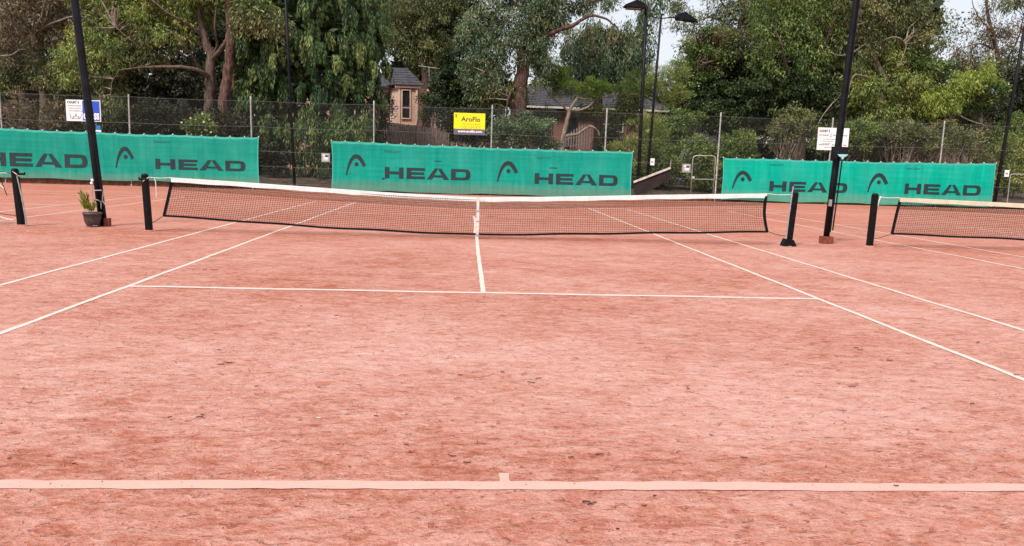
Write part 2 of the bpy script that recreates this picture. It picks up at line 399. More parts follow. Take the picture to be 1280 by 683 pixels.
# ------------------------------------------------------------------ nets
def interp(x, tab): return float(np.interp(x, [a for a, _ in tab], [b for _, b in tab]))
def smooth_tab(tab):
    xs = np.linspace(tab[0][0], tab[-1][0], 61); ys = np.interp(xs, [a for a, _ in tab], [b for _, b in tab])
    k = np.array([1, 2, 3, 2, 1])/9.0; yp = np.convolve(np.pad(ys, 2, mode='edge'), k, 'valid'); yp[0] = ys[0]; yp[-1] = ys[-1]
    return list(zip(xs, yp))
def make_net(cx, yc, x0t, x0b, x1t, x1b, top, bot, label, band_mat, x_draw=(-99, 99), strap=True, posts=None):
    t = thing('tennis_net', label, 'tennis net', (cx, yc, 0))
    top = smooth_tab(top); bot = smooth_tab(bot)
    T = lambda x: interp(x, top); B = lambda x: interp(x, bot)
    band = 0.085
    def P(u, v, dy=0.0):       # u along, v up (0 bottom, 1 underside of band)
        xb = x0b+(x1b-x0b)*u; xt = x0t+(x1t-x0t)*u
        xb += 0.0
        zb = B(xb); zt = T(xt)-band*0.6
        x = xb+(xt-xb)*v
        if u > 0.9 and cx == 0: x -= 0.05*math.sin(v*math.pi)*(u-0.9)*10
        return Vector((cx+x, yc+dy+0.02*math.sin(v*2.2)*math.sin(u*9.0+1), zb+(zt-zb)*v))
    mb = MB(); nx = int((x1t-x0t)/0.046); nz = 19; r = 0.0031
    for i in range(nx+1):
        u = i/nx; pts = [P(u, k/6) for k in range(7)]
        mb.tube(pts, r, 3, cap=False)
    for j in range(nz+1):
        v = j/nz; pts = [P(k/70, v) for k in range(71)]
        mb.tube(pts, r, 3, cap=False)
    # doubled netting along the top
    for i in range(nx):
        u = (i+0.5)/nx; mb.tube([P(u, 0.76, 0.012), P(u, 0.88, 0.014), P(u, 1.0, 0.012)], r, 3, cap=False)
    for j in range(5):
        v = 0.76+0.05*j; mb.tube([P(k/70, v, 0.012) for k in range(71)], r*(1.6 if j == 0 else 1), 3, cap=False)
    kid(mb, 'netting', 'netting', t)
    def tape(fn, name, mat, n=60, thick=0.006):
        m = MB(); m.grid(lambda u, v: fn(u, v)+Vector((0, -thick, 0)), n, 1)
        k = len(m.v)//2
        m.grid(lambda u, v: fn(1-u, v)+Vector((0, thick+0.002, 0)), n, 1)
        return kid(m, name, mat, t)
    def headband(u, v):
        x = x0t+(x1t-x0t)*u; return Vector((cx+x, yc, T(x)-band*(1-v)+0.004*math.sin(u*80)*(1-v)))
    m = MB()
    ring = [(0, -0.011), (0, 0.011), (1, 0.013), (1.04, 0.0), (1, -0.013)]
    n = 72
    for i in range(n+1):
        for v, dy in ring:
            p = headband(i/n, v); m.v.append((p.x, p.y+dy, p.z))
    for i in range(n):
        for k in range(5):
            a = i*5+k; b = i*5+(k+1) % 5; m.f.append((a, b, b+5, a+5))
    m.f.append((0, 1, 2, 3, 4)); m.f.append(tuple(n*5+k for k in (4, 3, 2, 1, 0)))
    kid(m, 'headband', band_mat, t)
    # stitching line of the headband
    def btape(u, v):
        p = P(u, 0.0); return p+Vector((0, 0, -0.022+0.04*v+0.006*math.sin(u*41)))
    tape(btape, 'bottom_tape', 'net_tape')
    for u in (0.0, 1.0):
        def side(a, b, u=u):
            p = P(u, a); s = 1 if u == 0 else -1
            return p+Vector((s*(b-0.3)*0.055, 0, 0.0))
        m = MB(); m.grid(lambda a, b: side(a, b)+Vector((0, -0.007, 0)), 8, 1); m.grid(lambda a, b: side(a, 1-b)+Vector((0, 0.007, 0)), 8, 1)
        kid(m, 'side_tape', 'net_tape', t)
    if strap:
        m = MB(); zt = T(0)
        m.grid(lambda a, b: Vector((cx+(b-0.5)*0.055+0.012*math.sin(a*3), yc-0.020-0.006*math.sin(a*3.1), 0.004+(zt+0.004)*a)), 10, 1)
        m.grid(lambda a, b: Vector((cx+(0.5-b)*0.055+0.012*math.sin(a*3), yc+0.020+0.006*math.sin(a*3.1), 0.004+(zt+0.004)*a)), 10, 1)
        m.box((cx, yc, zt+0.008), (0.055, 0.045, 0.006))
        s = kid(m, 'centre_strap', 'strap', t)
        m = MB(); m.grid(lambda a, b: Vector((cx-0.045+(b-0.5)*0.045+0.012*a, yc-0.03, 0.12+0.30*a)), 4, 1); kid(m, 'strap_tail', 'strap', t)
        for z in (0.56, 0.36, 0.08):
            m = MB(); m.box((cx+0.01, yc-0.029, z), (0.075, 0.008, 0.016)); kid(m, 'buckle', 'galv', t)
    return t, T, P
top0 = [(-5.95, 1.055), (-4.64, 1.005), (-3.1, 0.935), (-1.54, 0.865), (0, 0.825), (1.65, 0.882), (3.27, 0.955), (5.9, 1.06)]
bot0 = [(-6.12, 0.315), (-4.65, 0.245), (-3.1, 0.165), (-1.5, 0.115), (0, 0.085), (1.67, 0.135), (3.31, 0.195), (5.95, 0.285)]
net0, T0, P0 = make_net(0, 0, -5.95, -6.12, 5.87, 5.95, top0, bot0, 'black tennis net with clean white headband and a white centre strap', 'headband')
# right-hand court net (white-to-tan band)
topR = [(-5.91, 1.04), (-3.2, 0.985), (0, 0.90), (3.2, 0.98), (5.9, 1.05)]; botR = [(-6.02, 0.29), (-3.1, 0.235), (0, 0.12), (3.1, 0.2), (6.0, 0.28)]
net1, T1, P1 = make_net(14.70, 0.2, -5.91, -6.02, 5.9, 6.0, topR, botR, 'tennis net with yellowed tan headband on the court beside the white rule board', 'headband_old')
topL = [(-5.9, 1.06), (-3, 0.97), (0, 0.90), (3, 0.98), (5.75, 1.06)]; botL = [(-6, 0.3), (-3, 0.2), (0, 0.1), (3, 0.2), (5.9, 0.3)]
net2, T2, P2 = make_net(-15.55, 0.5, -5.9, -6.0, 5.70, 5.84, topL, botL, 'tennis net of the court beside the potted plant, white band', 'headband')
def net_cords(net, cx, yc, pl, pr, P):
    """headband cable to each post, and the lower tie cord"""
    for px, u, s in ((pl, 0.0, 1), (pr, 1.0, -1)):
        if px is None: continue
        tp = P(u, 1.0); bt = P(u, 0.0)
        a = Vector((px, yc, 1.05)); m = MB(); m.tube([a, (a+tp)/2+Vector((0, 0, 0.01)), tp+Vector((0, 0, 0.05))], 0.007, 5); kid(m, 'net_cable', 'cord', net)
        m = MB(); b = Vector((px, yc-0.02, 0.16 if s > 0 else 0.20)); m.tube([b, (b+bt)/2+Vector((0, 0, -0.02)), bt], 0.006, 4); kid(m, 'tie_cord', 'netting', net)
net_cords(net0, 0, 0, -6.37, 6.37, P0); net_cords(net1, 14.7, 0.2, 8.25, 21.1, P1); net_cords(net2, -15.55, 0.5, -21.9, -9.13, P2)
m = MB(); m.tube([(-6.0, -0.012, 1.045), (-6.06, -0.02, 1.02), (-6.10, -0.02, 0.98), (-6.115, -0.02, 0.72)], 0.008, 5); 
m = MB(); m.tube([(-6.255, -0.03, 1.03), (-6.235, -0.03, 0.99), (-6.225, -0.03, 0.80), (-6.23, -0.03, 0.66)], 0.009, 5); kid(m, 'loose_cord', 'cord', net0)
m = MB(); m.tube([(8.36, 0.17, 1.06), (8.32, 0.17, 0.96), (8.31, 0.17, 0.86)], 0.014, 5); kid(m, 'loose_cord', 'cord', net1)
m = MB(); m.tube([(-9.52, 0.47, 1.08), (-9.50, 0.46, 0.95), (-9.42, 0.46, 0.80), (-9.34, 0.46, 0.72)], 0.011, 5); kid(m, 'loose_cord', 'cord', net2)
m = MB(); m.tube([(-9.72, 0.44, 0.42), (-9.55, 0.40, 0.26), (-9.38, 0.40, 0.16), (-9.2, 0.42, 0.12)], 0.011, 5); kid(m, 'loose_cord', 'cord', net2)
m = MB(); m.tube([(-9.16, 0.44, 1.04), (-9.45, 0.45, 1.075), (-9.30, 0.45, 0.60)], 0.008, 5); kid(m, 'loose_cord', 'netting', net2)

def net_post(x, y, h, label, lean=0.0, winder=False, foot=False, brace=None, stay=0):
    t = thing('net_post', label, 'net post', (x, y, 0), 'black net posts')
    m = MB(); w = 0.058
    prof = [(-w, -w*0.7), (-w*0.7, -w), (w*0.7, -w), (w, -w*0.7), (w, w*0.7), (w*0.7, w), (-w*0.7, w), (-w, w*0.7)]
    m.prism([(x+a, y+b, -0.02) for a, b in prof], (lean, 0, h+0.02)); kid(m, 'post', 'black_paint', t)
    m = MB(); m.lathe([(0.0, 0.05), (0.045, 0.045), (0.066, 0.02), (0.066, 0.0), (0.0, 0.0)], (x+lean, y, h+0.002), 14); kid(m, 'cap', 'black_paint', t)
    m = MB(); m.lathe([(0.115, 0.0), (0.10, 0.014), (0.078, 0.028), (0.06, 0.030)], (x, y, 0.0), 14); kid(m, 'clay_collar', 'clay', t)
    if winder:
        m = MB(); m.tube([(x-0.14*stay, y-0.03, h-0.06), (x+0.02, y-0.075, h-0.055)], 0.022, 6); m.tube([(x-0.14*stay, y-0.03, h-0.075), (x-0.14*stay, y-0.03, h-0.02)], 0.016, 6); kid(m, 'winder', 'black_paint', t)
        m = MB(); m.tube([(x-0.06*stay, y-0.07, h-0.10), (x+0.07*stay, y-0.07, h-0.01)], 0.010, 5); kid(m, 'crank_rod', 'galv_pale', t)
    if foot:
        m = MB(); m.prism([(x-0.14, y-0.10, 0), (x+0.14, y-0.10, 0), (x+0.075, y-0.10, 0.13), (x-0.085, y-0.10, 0.15)], (0, 0.2, 0)); kid(m, 'foot', 'pole_paint', t)
    if brace:
        m = MB(); m.tube(brace, 0.013, 8); kid(m, 'brace', 'galv', t)
    return t
net_post(-6.40, 0, 1.07, 'black net post with crank beside loose white cord, on the strapped net', -0.045, winder=True, stay=1)
net_post(6.40, 0, 1.06, 'black net post standing in a dark wedge shaped foot', 0.06, foot=True, brace=[(6.325, -0.05, 0.12), (6.345, -0.05, 0.6), (6.385, -0.05, 1.22)])
net_post(8.23, 0.2, 1.07, 'plain black net post carrying the tan banded net, nearest the brick footed lamp pole', 0.02)
net_post(-9.09, 0.5, 1.09, 'black net post with a pale diagonal brace rod beside it, near the potted plant', -0.06, winder=True, stay=-1, brace=[(-8.96, 0.46, 0), (-9.03, 0.46, 0.6), (-9.10, 0.46, 1.02)])

# ------------------------------------------------------------------ lamp poles on the court
def light_pole(base, top, w, label, block=None, taper=0.85, head=True, conduit=True, name='light_pole'):
    t = thing(name, label, 'light pole', base)
    b = Vector(base); e = Vector(top); m = MB(); n = 10; pts = [b+(e-b)*(i/6) for i in range(7)]
    pts[0] -= Vector((0, 0, 0.02))
    m.tube(pts, [w*(1-(1-taper)*i/6) for i in range(7)], n); kid(m, 'pole', 'pole_paint', t, True)
    if conduit:
        m = MB(); s = Vector((w*0.75, -w*0.95, 0)); m.tube([b+s+Vector((0, 0, 0.25)), b+(e-b)*0.45+s*0.95, e*1.0+s*0.8], 0.018, 6); kid(m, 'conduit', 'pole_paint', t)
    return t
LB, LT = (-7.69, 0.92, 0.0), (-8.36, 0.92, 8.6)
lp1 = light_pole(LB, LT, 0.080, 'tall black court light pole rising behind the potted plant')
LB2, LT2 = (7.53, 0.72, 0.0), (7.86, 0.72, 8.6)
lp2 = light_pole(LB2, LT2, 0.066, 'tall black court light pole with a squeegee hung on it')
def flood_head(t, c, dx, size=1.0, droop=0.05):
    """shoebox floodlight: wedge housing with a lens underneath; dx = direction along x"""
    L, W, H = 0.78*size, 0.46*size, 0.30*size
    c = Vector(c); m = MB()
    pr = [(0, 0, H*0.55), (L*0.42, 0, H), (L, 0, H*0.25), (L, 0, H*0.05), (0.12*L, 0, 0), (0, 0, H*0.1)]
    m.prism([c+Vector((dx*p[0], -W/2, p[2]-droop*p[0])) for p in pr], (0, W, 0)); h = kid(m, 'lamp_housing', 'pole_paint', t)
    m = MB(); m.prism([c+Vector((dx*0.2*L, -W*0.4, -0.004)), c+Vector((dx*0.2*L, W*0.4, -0.004)), c+Vector((dx*0.92*L, W*0.36, 0.0)), c+Vector((dx*0.92*L, -W*0.36, 0.0))], (0, 0, -0.02)); kid(m, 'lamp_lens', 'lamp_lens', t)
for t, T, in ((lp1, LT), (lp2, LT2)):
    for s in (-1, 1):
        m = MB(); m.bar((T[0], T[1], T[2]-0.05), (T[0]+s*0.75, T[1], T[2]+0.02), 0.06); kid(m, 'arm', 'pole_paint', t); flood_head(t, (T[0]+s*0.7, T[1], T[2]-0.05), s)
# bricks at the feet
m = MB(); m.box((-7.56, 0.82, 0.085), (0.10, 0.12, 0.17)); tag(m.build('brick', 'brick_block', origin=(-7.56, 0.82, 0)), 'dark red brick wedged upright beside the plant pot', 'brick')
m = MB(); m.prism([(7.42, 0.59, 0), (7.64, 0.59, 0), (7.64, 0.81, 0), (7.42, 0.81, 0)], (0, 0, 0.155)); tag(m.build('block', 'brick_block', origin=(7.53, 0.7, 0)), 'square red brick block around the foot of the squeegee pole', 'block')
# squeegee with bracket on pole 2
t = thing('squeegee', 'pale blue rubber squeegee hung in a dark bracket on the court pole', 'squeegee', (7.62, 0.58, 1.8))
m = MB(); m.box((7.60, 0.585, 1.99), (0.33, 0.09, 0.14)); m.box((7.49, 0.58, 1.87), (0.10, 0.07, 0.14)); kid(m, 'bracket', 'pole_paint', t)
m = MB(); m.prism([(7.53, 0.52, 1.905), (7.565, 0.52, 1.86), (7.615, 0.52, 1.845), (7.63, 0.52, 1.80), (7.66, 0.52, 1.80), (7.675, 0.52, 1.845), (7.72, 0.52, 1.865), (7.76, 0.52, 1.905)], (0, 0.035, 0)); kid(m, 'blade', 'squeegee_blue', t)
m = MB(); m.tube([(7.645, 0.54, 1.80), (7.62, 0.55, 1.1), (7.585, 0.56, 0.30)], 0.016, 8); kid(m, 'handle', 'pole_paint', t)
m = MB(); m.box((7.50, 0.60, 0.88), (0.05, 0.05, 0.14)); kid(m, 'clip', 'galv', t)
# potted plant
pc = (-7.78, 0.66, 0.0); t = thing('plant_pot', 'brown glazed pot with a small spiky green plant by the pole', 'plant pot', pc)
m = MB(); m.lathe([(0.0, 0.035), (0.105, 0.035), (0.13, 0.055), (0.158, 0.16), (0.166, 0.25), (0.182, 0.255), (0.182, 0.295), (0.160, 0.295), (0.152, 0.26), (0.0, 0.25)], pc, 24); kid(m, 'pot', 'pot', t, True)
for k in range(3):
    a = 0.6+k*2.1; m = MB(); m.box((pc[0]+0.12*math.cos(a), pc[1]+0.12*math.sin(a), 0.018), (0.05, 0.05, 0.036)); kid(m, 'pot_foot', 'pot', t)
m = MB(); m.lathe([(0.0, 0.27), (0.152, 0.265)], pc, 16); kid(m, 'soil', 'bed_soil', t)

# ------------------------------------------------------------------ foliage core
def quads_object(name, V, mat, parent, tint, nper=4):
    n = len(V)//nper; me = bpy.data.meshes.new(name)
    me.vertices.add(len(V)); me.vertices.foreach_set('co', np.ascontiguousarray(V, dtype=np.float32).ravel())
    me.loops.add(len(V)); me.loops.foreach_set('vertex_index', np.arange(len(V), dtype=np.int32))
    me.polygons.add(n); me.polygons.foreach_set('loop_start', np.arange(0, len(V), nper, dtype=np.int32)); me.polygons.foreach_set('loop_total', np.full(n, nper, dtype=np.int32))
    at_ = me.attributes.new('tint', 'FLOAT', 'POINT'); at_.data.foreach_set('value', np.repeat(np.clip(tint, 0, 1), nper).astype(np.float32))
    me.update(calc_edges=True); me.validate()
    me.materials.append(MATS[mat]); o = bpy.data.objects.new(name, me); COL.objects.link(o)
    if parent is not None: o.parent = parent
    return o
def leaf_quads(P, D, L, W):
    """P base points, D unit directions, L lengths, W widths -> diamond quads"""
    n = len(P); R = rng.normal(size=(n, 3)); S = np.cross(D, R); S /= np.linalg.norm(S, axis=1, keepdims=True)+1e-9
    N = np.cross(D, S)
    L = L[:, None]; W = W[:, None]
    a = P; b = P+D*L*0.45+S*W*0.5; c = P+D*L - N*L*0.08; d = P+D*L*0.45-S*W*0.5
    return np.stack([a, b, c, d], 1).reshape(-1, 3)
def unit(A): return A/(np.linalg.norm(A, axis=1, keepdims=True)+1e-9)
STYLE = {  # leaf length, width, droop (down), outward, random, clump radius xyz
    'gum':   dict(L=0.21, W=0.060, down=0.9, out=0.25, rnd=0.50, cr=(0.24, 0.24, 0.24)),
    'broad': dict(L=0.17, W=0.095, down=0.45, out=0.5, rnd=0.6, cr=(0.24, 0.24, 0.15)),
    'fine':  dict(L=0.22, W=0.026, down=-0.75, out=0.6, rnd=0.50, cr=(0.24, 0.24, 0.12)),
    'hang':  dict(L=0.23, W=0.058, down=1.5, out=0.15, rnd=0.40, cr=(0.17, 0.17, 0.36)),
    'shrub': dict(L=0.13, W=0.062, down=-0.1, out=0.6, rnd=0.7, cr=(0.17, 0.17, 0.13)),
}
def lobes_to_world(lobes, Y):
    out = []
    for l in lobes:
        cx, cy, rx, ry = l[:4]; dY = l[4] if len(l) > 4 else 0.0; y = Y+dY; k = ppm(y); c = at(cx, cy, y)
        out.append((np.array(c), np.array((rx/k, min(rx, ry*1.2)/k*0.9, ry/k)), rx*ry))
    return out
def make_clumps(L, n):
    w = np.array([l[2] for l in L], float); w /= w.sum(); idx = rng.choice(len(L), n, p=w)
    d = unit(rng.normal(size=(n, 3))); r = rng.random(n)**(1/2.4)
    C = np.array([L[i][0] for i in idx]); R = np.array([L[i][1] for i in idx])
    P = C+d*R*r[:, None]
    return P, d
def core_quads(L, per_m2, size, shrink=0.62):
    """twiggy inner leaf masses that close the middle of a crown"""
    Ps = []
    for c, R, _ in L:
        n = int(per_m2*math.pi*R[0]*R[2])+4; d = unit(rng.normal(size=(n, 3))); r = rng.random(n)**(1/3)*shrink; Ps.append(c+d*R*r[:, None])
    P = np.concatenate(Ps); n = len(P); D = unit(rng.normal(size=(n, 3)))
    return leaf_quads(P, D, size*(0.6+0.8*rng.random(n)), size*0.62*(0.6+0.8*rng.random(n))), n
def foliage(t, name, mat, lobes, Y, nclump, nleaf, style, scale=1.0, ox=None, zmin=None, core=9.0, core_size=0.34):
    st = STYLE[style]; L = lobes_to_world(lobes, Y)
    nclump = max(6, int(nclump*(0.46 if style == 'broad' else 0.56))); nleaf = int(nleaf*(1.6 if style == 'broad' else 1.4))
    C, out = make_clumps(L, nclump)
    if zmin is not None: C[:, 2] = np.maximum(C[:, 2], zmin)
    n = nclump*nleaf; ci = np.repeat(np.arange(nclump), nleaf)
    cs = (0.6+0.8*rng.random(nclump))[ci]
    G = rng.normal(size=(n, 3)); G /= np.maximum(1, np.linalg.norm(G, axis=1, keepdims=True)/1.7)
    P = C[ci]+G*np.array(st['cr'])*scale*cs[:, None]
    D = unit(np.array([0, 0, -st['down']])+out[ci]*st['out']+rng.normal(size=(n, 3))*st['rnd']+G*0.25)
    ll = st['L']*(0.6+0.7*rng.random(n))*math.sqrt(scale); ww = st['W']*(0.6+0.7*rng.random(n))*math.sqrt(scale)
    V = leaf_quads(P, D, ll, ww)
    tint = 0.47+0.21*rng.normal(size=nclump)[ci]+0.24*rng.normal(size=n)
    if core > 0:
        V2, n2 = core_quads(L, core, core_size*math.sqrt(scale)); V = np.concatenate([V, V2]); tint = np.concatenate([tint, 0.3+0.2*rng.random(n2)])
    if t is not None: V = V-np.array(t.location)
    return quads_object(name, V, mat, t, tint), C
def path3(pts, Y):
    """pts: (px, py[, dY])"""
    return [at(p[0], p[1], Y+(p[2] if len(p) > 2 else 0.0)) for p in pts]
def densify(pts, rad, k=4, jit=0.0):
    P = []; R = []
    n = len(pts)
    for i in range(n-1):
        p0 = pts[max(i-1, 0)]; p1 = pts[i]; p2 = pts[i+1]; p3 = pts[min(i+2, n-1)]
        for j in range(k):
            t = j/k; t2 = t*t; t3 = t2*t
            q = 0.5*((2*p1)+(p2-p0)*t+(2*p0-5*p1+4*p2-p3)*t2+(3*p1-p0-3*p2+p3)*t3)
            if jit and (i or j): q = q+Vector((random.uniform(-jit, jit), random.uniform(-jit, jit), random.uniform(-jit, jit)*0.5))
            P.append(q); R.append(rad[i]+(rad[i+1]-rad[i])*t)
    P.append(pts[-1]); R.append(rad[-1]); return P, R
def tree(name, label, Y, base_px, trunk, limbs, crowns, bark, twigs=60, twig_mat='twig', group=None, cat='tree', core=8.0, tall=True, fwd=0.0):
    """trunk: list of (px,py,[dY]) upward with radii; limbs: [(pts, r0, r1)]; crowns: [(mat, lobes, nclump, nleaf, style, scale)]"""
    tp, tr = trunk
    pts = path3(tp, Y); gx = pts[0].x; gy = pts[0].y; gz = bedz(gx, gy)
    t = thing(name, label, cat, (gx, gy, gz), group)
    if pts[0].z > gz: pts = [Vector((gx, gy, gz-0.15))]+pts; tr = [tr[0]*1.25]+list(tr)
    m = MB(); P, R = densify(pts, tr, 4, tr[0]*0.12); R[0] *= 1.2; m.tube(P, R, 10, wob=0.10); kid(m, 'trunk', bark, t, True)
    allp = [np.array(p) for p in P[len(P)//3:]]
    for lp, r0, r1 in limbs:
        q = path3([lp[0]]+[(p[0], p[1], (p[2] if len(p) > 2 else 0)-fwd*min(1.0, (i+1)/2)) for i, p in enumerate(lp[1:])], Y); n = len(q); Q, RR = densify(q, [r0+(r1-r0)*i/(n-1) for i in range(n)], 4, 0.03)
        m = MB(); m.tube(Q, RR, 7, wob=0.08); kid(m, 'limb', bark, t, True); allp += [np.array(p) for p in Q]
    A = np.array(allp); tm = MB(); sel = 0
    if tall and core > 0:      # the crown goes on above: these are high trees
        mat, lobes = crowns[0][0], crowns[0][1]; w = max(l[2] for l in lobes); cx = sum(l[0] for l in lobes)/len(lobes); top = min(l[1] for l in lobes)
        if top < 45:
            e = Vector(P[-1]); up = at(cx, -230, Y); m = MB(); m.tube([e, e.lerp(up, 0.5), up], [R[-1], R[-1]*0.7, 0.03], 6); kid(m, 'limb', bark, t, True)
            foliage(t, 'crown', mat, [(cx-w*0.5, -75, w*1.0, 45), (cx+w*0.5, -85, w*1.0, 45), (cx, -150, w*1.15, 60), (cx, -235, w*0.8, 50)], Y, 150, 50, crowns[0][4], 1.3, core=10, core_size=0.5)
    for (mat, lobes, nc, nl, style, sc) in crowns:
        o, C = foliage(t, 'crown', mat, lobes, Y, nc, nl, style, sc, core=core*{'gum': 0.5, 'hang': 0.6, 'fine': 0.15}.get(style, 1.6))
        for c in C[rng.permutation(len(C))[:max(1, int(twigs*nc/sum(x[2] for x in crowns)))]]:
            d = np.linalg.norm(A-c, axis=1)+np.maximum(0, A[:, 2]-c[2])*0.6; a = Vector(A[int(np.argmin(d))]); e = Vector(c); L = (e-a).length
            if L < 0.3 or L > 6: continue
            j = lambda k: Vector(rng.normal(size=3)*L*k)
            r = min(0.05, 0.010+0.011*L)
            tm.tube([a, a.lerp(e, 0.35)+j(0.06)+Vector((0, 0, 0.06*L)), a.lerp(e, 0.7)+j(0.05)+Vector((0, 0, 0.05*L)), e], [r, r*0.75, r*0.5, r*0.25], 4, cap=False)
    if tm.v: kid(tm, 'branches', twig_mat, t)['kind'] = 'stuff'
    return t
def shrub(name, label, Y, lobes, mat, nc, nl, style='shrub', sc=1.0, group='shrubs behind the wire fence', cat='shrub', stems=14, stem_mat='twig', extra=None):
    L = lobes_to_world(lobes, Y); c = L[0][0]; gz = bedz(c[0], c[1]); t = thing(name, label, cat, (c[0], c[1], gz), group)
    o, C = foliage(t, 'foliage', mat, lobes, Y, nc, nl, style, sc, zmin=gz+0.12)
    m = MB()
    for e in C[rng.permutation(len(C))[:stems]]:
        a = Vector((c[0]+random.uniform(-0.25, 0.25), c[1]+random.uniform(-0.2, 0.2), gz-0.05)); e = Vector(e); l = (e-a).length
        m.tube([a, a.lerp(e, 0.4)+Vector((random.uniform(-.1, .1)*l, random.uniform(-.1, .1)*l, 0.12*l)), e], [0.008+0.010*l, 0.006+0.006*l, 0.006], 4, cap=False)
    kid(m, 'stems', stem_mat, t)['kind'] = 'stuff'
    if extra: extra(t, C)
    return t
# plant in the pot
pt = [o for o in bpy.data.objects if o.name == 'plant_pot'][0]
P_, D_ = [], []
for k in range(15):
    a = rng.random()*6.28; r = rng.random()*0.09; hgt = 0.08+0.36*rng.random()**1.6
    b = np.array([pc[0]-0.03+r*math.cos(a), pc[1]+r*math.sin(a), 0.27])
    tip = b+np.array([(0.05+0.06*rng.random())*math.cos(a)-0.03, 0.07*math.sin(a), hgt+0.06])
    for j in range(24):
        u = 0.2+0.8*rng.random(); P_.append(b+(tip-b)*u); d = rng.normal(size=3)*0.4+np.array([0, 0, 1.3]); D_.append(d+np.array([0.5*math.cos(a), 0.5*math.sin(a), 0.3]))
P_ = np.array(P_); D_ = unit(np.array(D_)); n = len(P_)
quads_object('leaves', leaf_quads(P_, D_, 0.07+0.05*rng.random(n), 0.016+0.01*rng.random(n))-np.array(pt.location), 'leaf_lime', pt, 0.45+0.25*rng.normal(size=n))
# curled metal hook with white knob, tied to pole 1
t = thing('hook_bracket', 'thin curled metal hook with a white knob above the plant pot', 'hook', (-7.80, 0.72, 0.35))
m = MB(); m.tube([(-7.80, 0.74, 0.86), (-7.80, 0.74, 0.72), (-7.80, 0.74, 0.60), (-7.77, 0.74, 0.55), (-7.70, 0.76, 0.535), (-7.66, 0.80, 0.50), (-7.665, 0.80, 0.36)], 0.011, 6); m.tube([(-7.83, 0.74, 0.725), (-7.64, 0.80, 0.735)], 0.010, 5); m.tube([(-7.60, 0.80, 0.74), (-7.63, 0.80, 0.52), (-7.55, 0.80, 0.40)], 0.012, 5); kid(m, 'rod', 'galv', t)
m = MB(); m.lathe([(0.0, -0.035), (0.022, -0.022), (0.03, 0.0), (0.022, 0.022), (0.0, 0.035)], (-7.80, 0.74, 0.875), 10); m.lathe([(0.0, -0.035), (0.022, -0.022), (0.03, 0.0), (0.022, 0.022), (0.0, 0.035)], (-7.785, 0.74, 0.935), 10); kid(m, 'knob', 'ink_white', t, True)

# ------------------------------------------------------------------ wire fence
FY = 20.05
PX = [-31.2, -25.9, -20.6, -15.18, -9.86, -4.46, 0.83, 6.06, 11.36, 16.68, 22.05, 27.35, 32.6]
FH = 3.98
fence = thing('chain_link_fence', 'high galvanised chain link fence running along the back of the clay courts', 'fence', (0, FY, 0))
for x in PX:
    h = 4.03+random.uniform(-0.06, 0.06); dx = random.uniform(-0.03, 0.03)
    m = MB(); m.tube([(x, FY, -0.02), (x+dx*0.5, FY, h/2), (x+dx, FY, h)], 0.034, 8); m.lathe([(0.036, 0), (0.036, 0.02), (0.0, 0.035)], (x+dx, FY, h), 8)
    kid(m, 'post', 'galv_pale', fence)
WZ = [0.30, 1.05, 1.72, 2.78, 3.90]
for z in WZ:
    m = MB(); pts = []
    for i in range(len(PX)-1):
        for k in range(6):
            u = k/6; x = PX[i]+(PX[i+1]-PX[i])*u; pts.append((x, FY-0.045, z-0.035*math.sin(u*math.pi)))
    pts.append((PX[-1], FY-0.045, z)); m.tube(pts, 0.006 if z < 3 else 0.0045, 5, cap=False); kid(m, 'strain_wire', 'wire', fence)
GX0, GX1 = 10.18, 11.34
def mesh_panel(x0, x1, z0, z1, zgap=None, pitch=0.075, r=0.0019):
    m = MB(); W = x1-x0; H = z1-z0
    k = -H
    while k < W:
        for s in (1, -1):
            a0 = max(0.0, -k); a1 = min(H, W-k)
            if a1-a0 > 0.02:
                p = (x0+k+a0, z0+a0) if s > 0 else (x1-k-a0, z0+a0); q = (x0+k+a1, z0+a1) if s > 0 else (x1-k-a1, z0+a1)
                yy = FY-0.037-0.003*s; b = len(m.v)
                for P in (p, q):
                    m.v += [(P[0]-r*1.2, yy, P[1]), (P[0]+r*1.2, yy, P[1]), (P[0], yy+r*1.6, P[1])]
                m.f += [(b, b+1, b+4, b+3), (b+1, b+2, b+5, b+4), (b+2, b, b+3, b+5)]
        k += pitch*1.0
    kid(m, 'wire_mesh', 'mesh_wire', fence)
for i in range(1, len(PX)-2):
    if PX[i] < GX0 < PX[i+1]:
        mesh_panel(PX[i], GX0-0.05, 0.05, FH-0.06); mesh_panel(GX0-0.05, PX[i+1], 2.2, FH-0.06)
    else: mesh_panel(PX[i], PX[i+1], 0.05, FH-0.06)
# gate of bent pipe
gate = thing('pipe_gate', 'grey bent pipe gate frame in the gap between two green banners', 'gate', (10.75, FY, 0.02))
m = MB(); m.tube([(GX0, FY-0.06, 0.04), (GX0, FY-0.06, 1.92), (GX0+0.04, FY-0.06, 2.03), (GX0+0.14, FY-0.06, 2.08), (GX1-0.24, FY-0.06, 2.10), (GX1-0.13, FY-0.06, 2.06), (GX1-0.10, FY-0.06, 1.95), (GX1-0.10, FY-0.06, 0.04)], 0.026, 8); kid(m, 'frame', 'galv', gate, True)
m = MB(); m.tube([(GX0, FY-0.06, 1.0), (GX1-0.1, FY-0.06, 1.0)], 0.018, 6); kid(m, 'mid_rail', 'galv', gate)
m = MB(); m.box((GX0+0.06, FY-0.1, 1.08), (0.12, 0.06, 0.10)); kid(m, 'latch', 'galv_pale', gate)
FY0 = FY; mesh0 = fence; fence = gate; mesh_panel(GX0+0.02, GX1-0.12, 0.08, 2.04); fence = mesh0
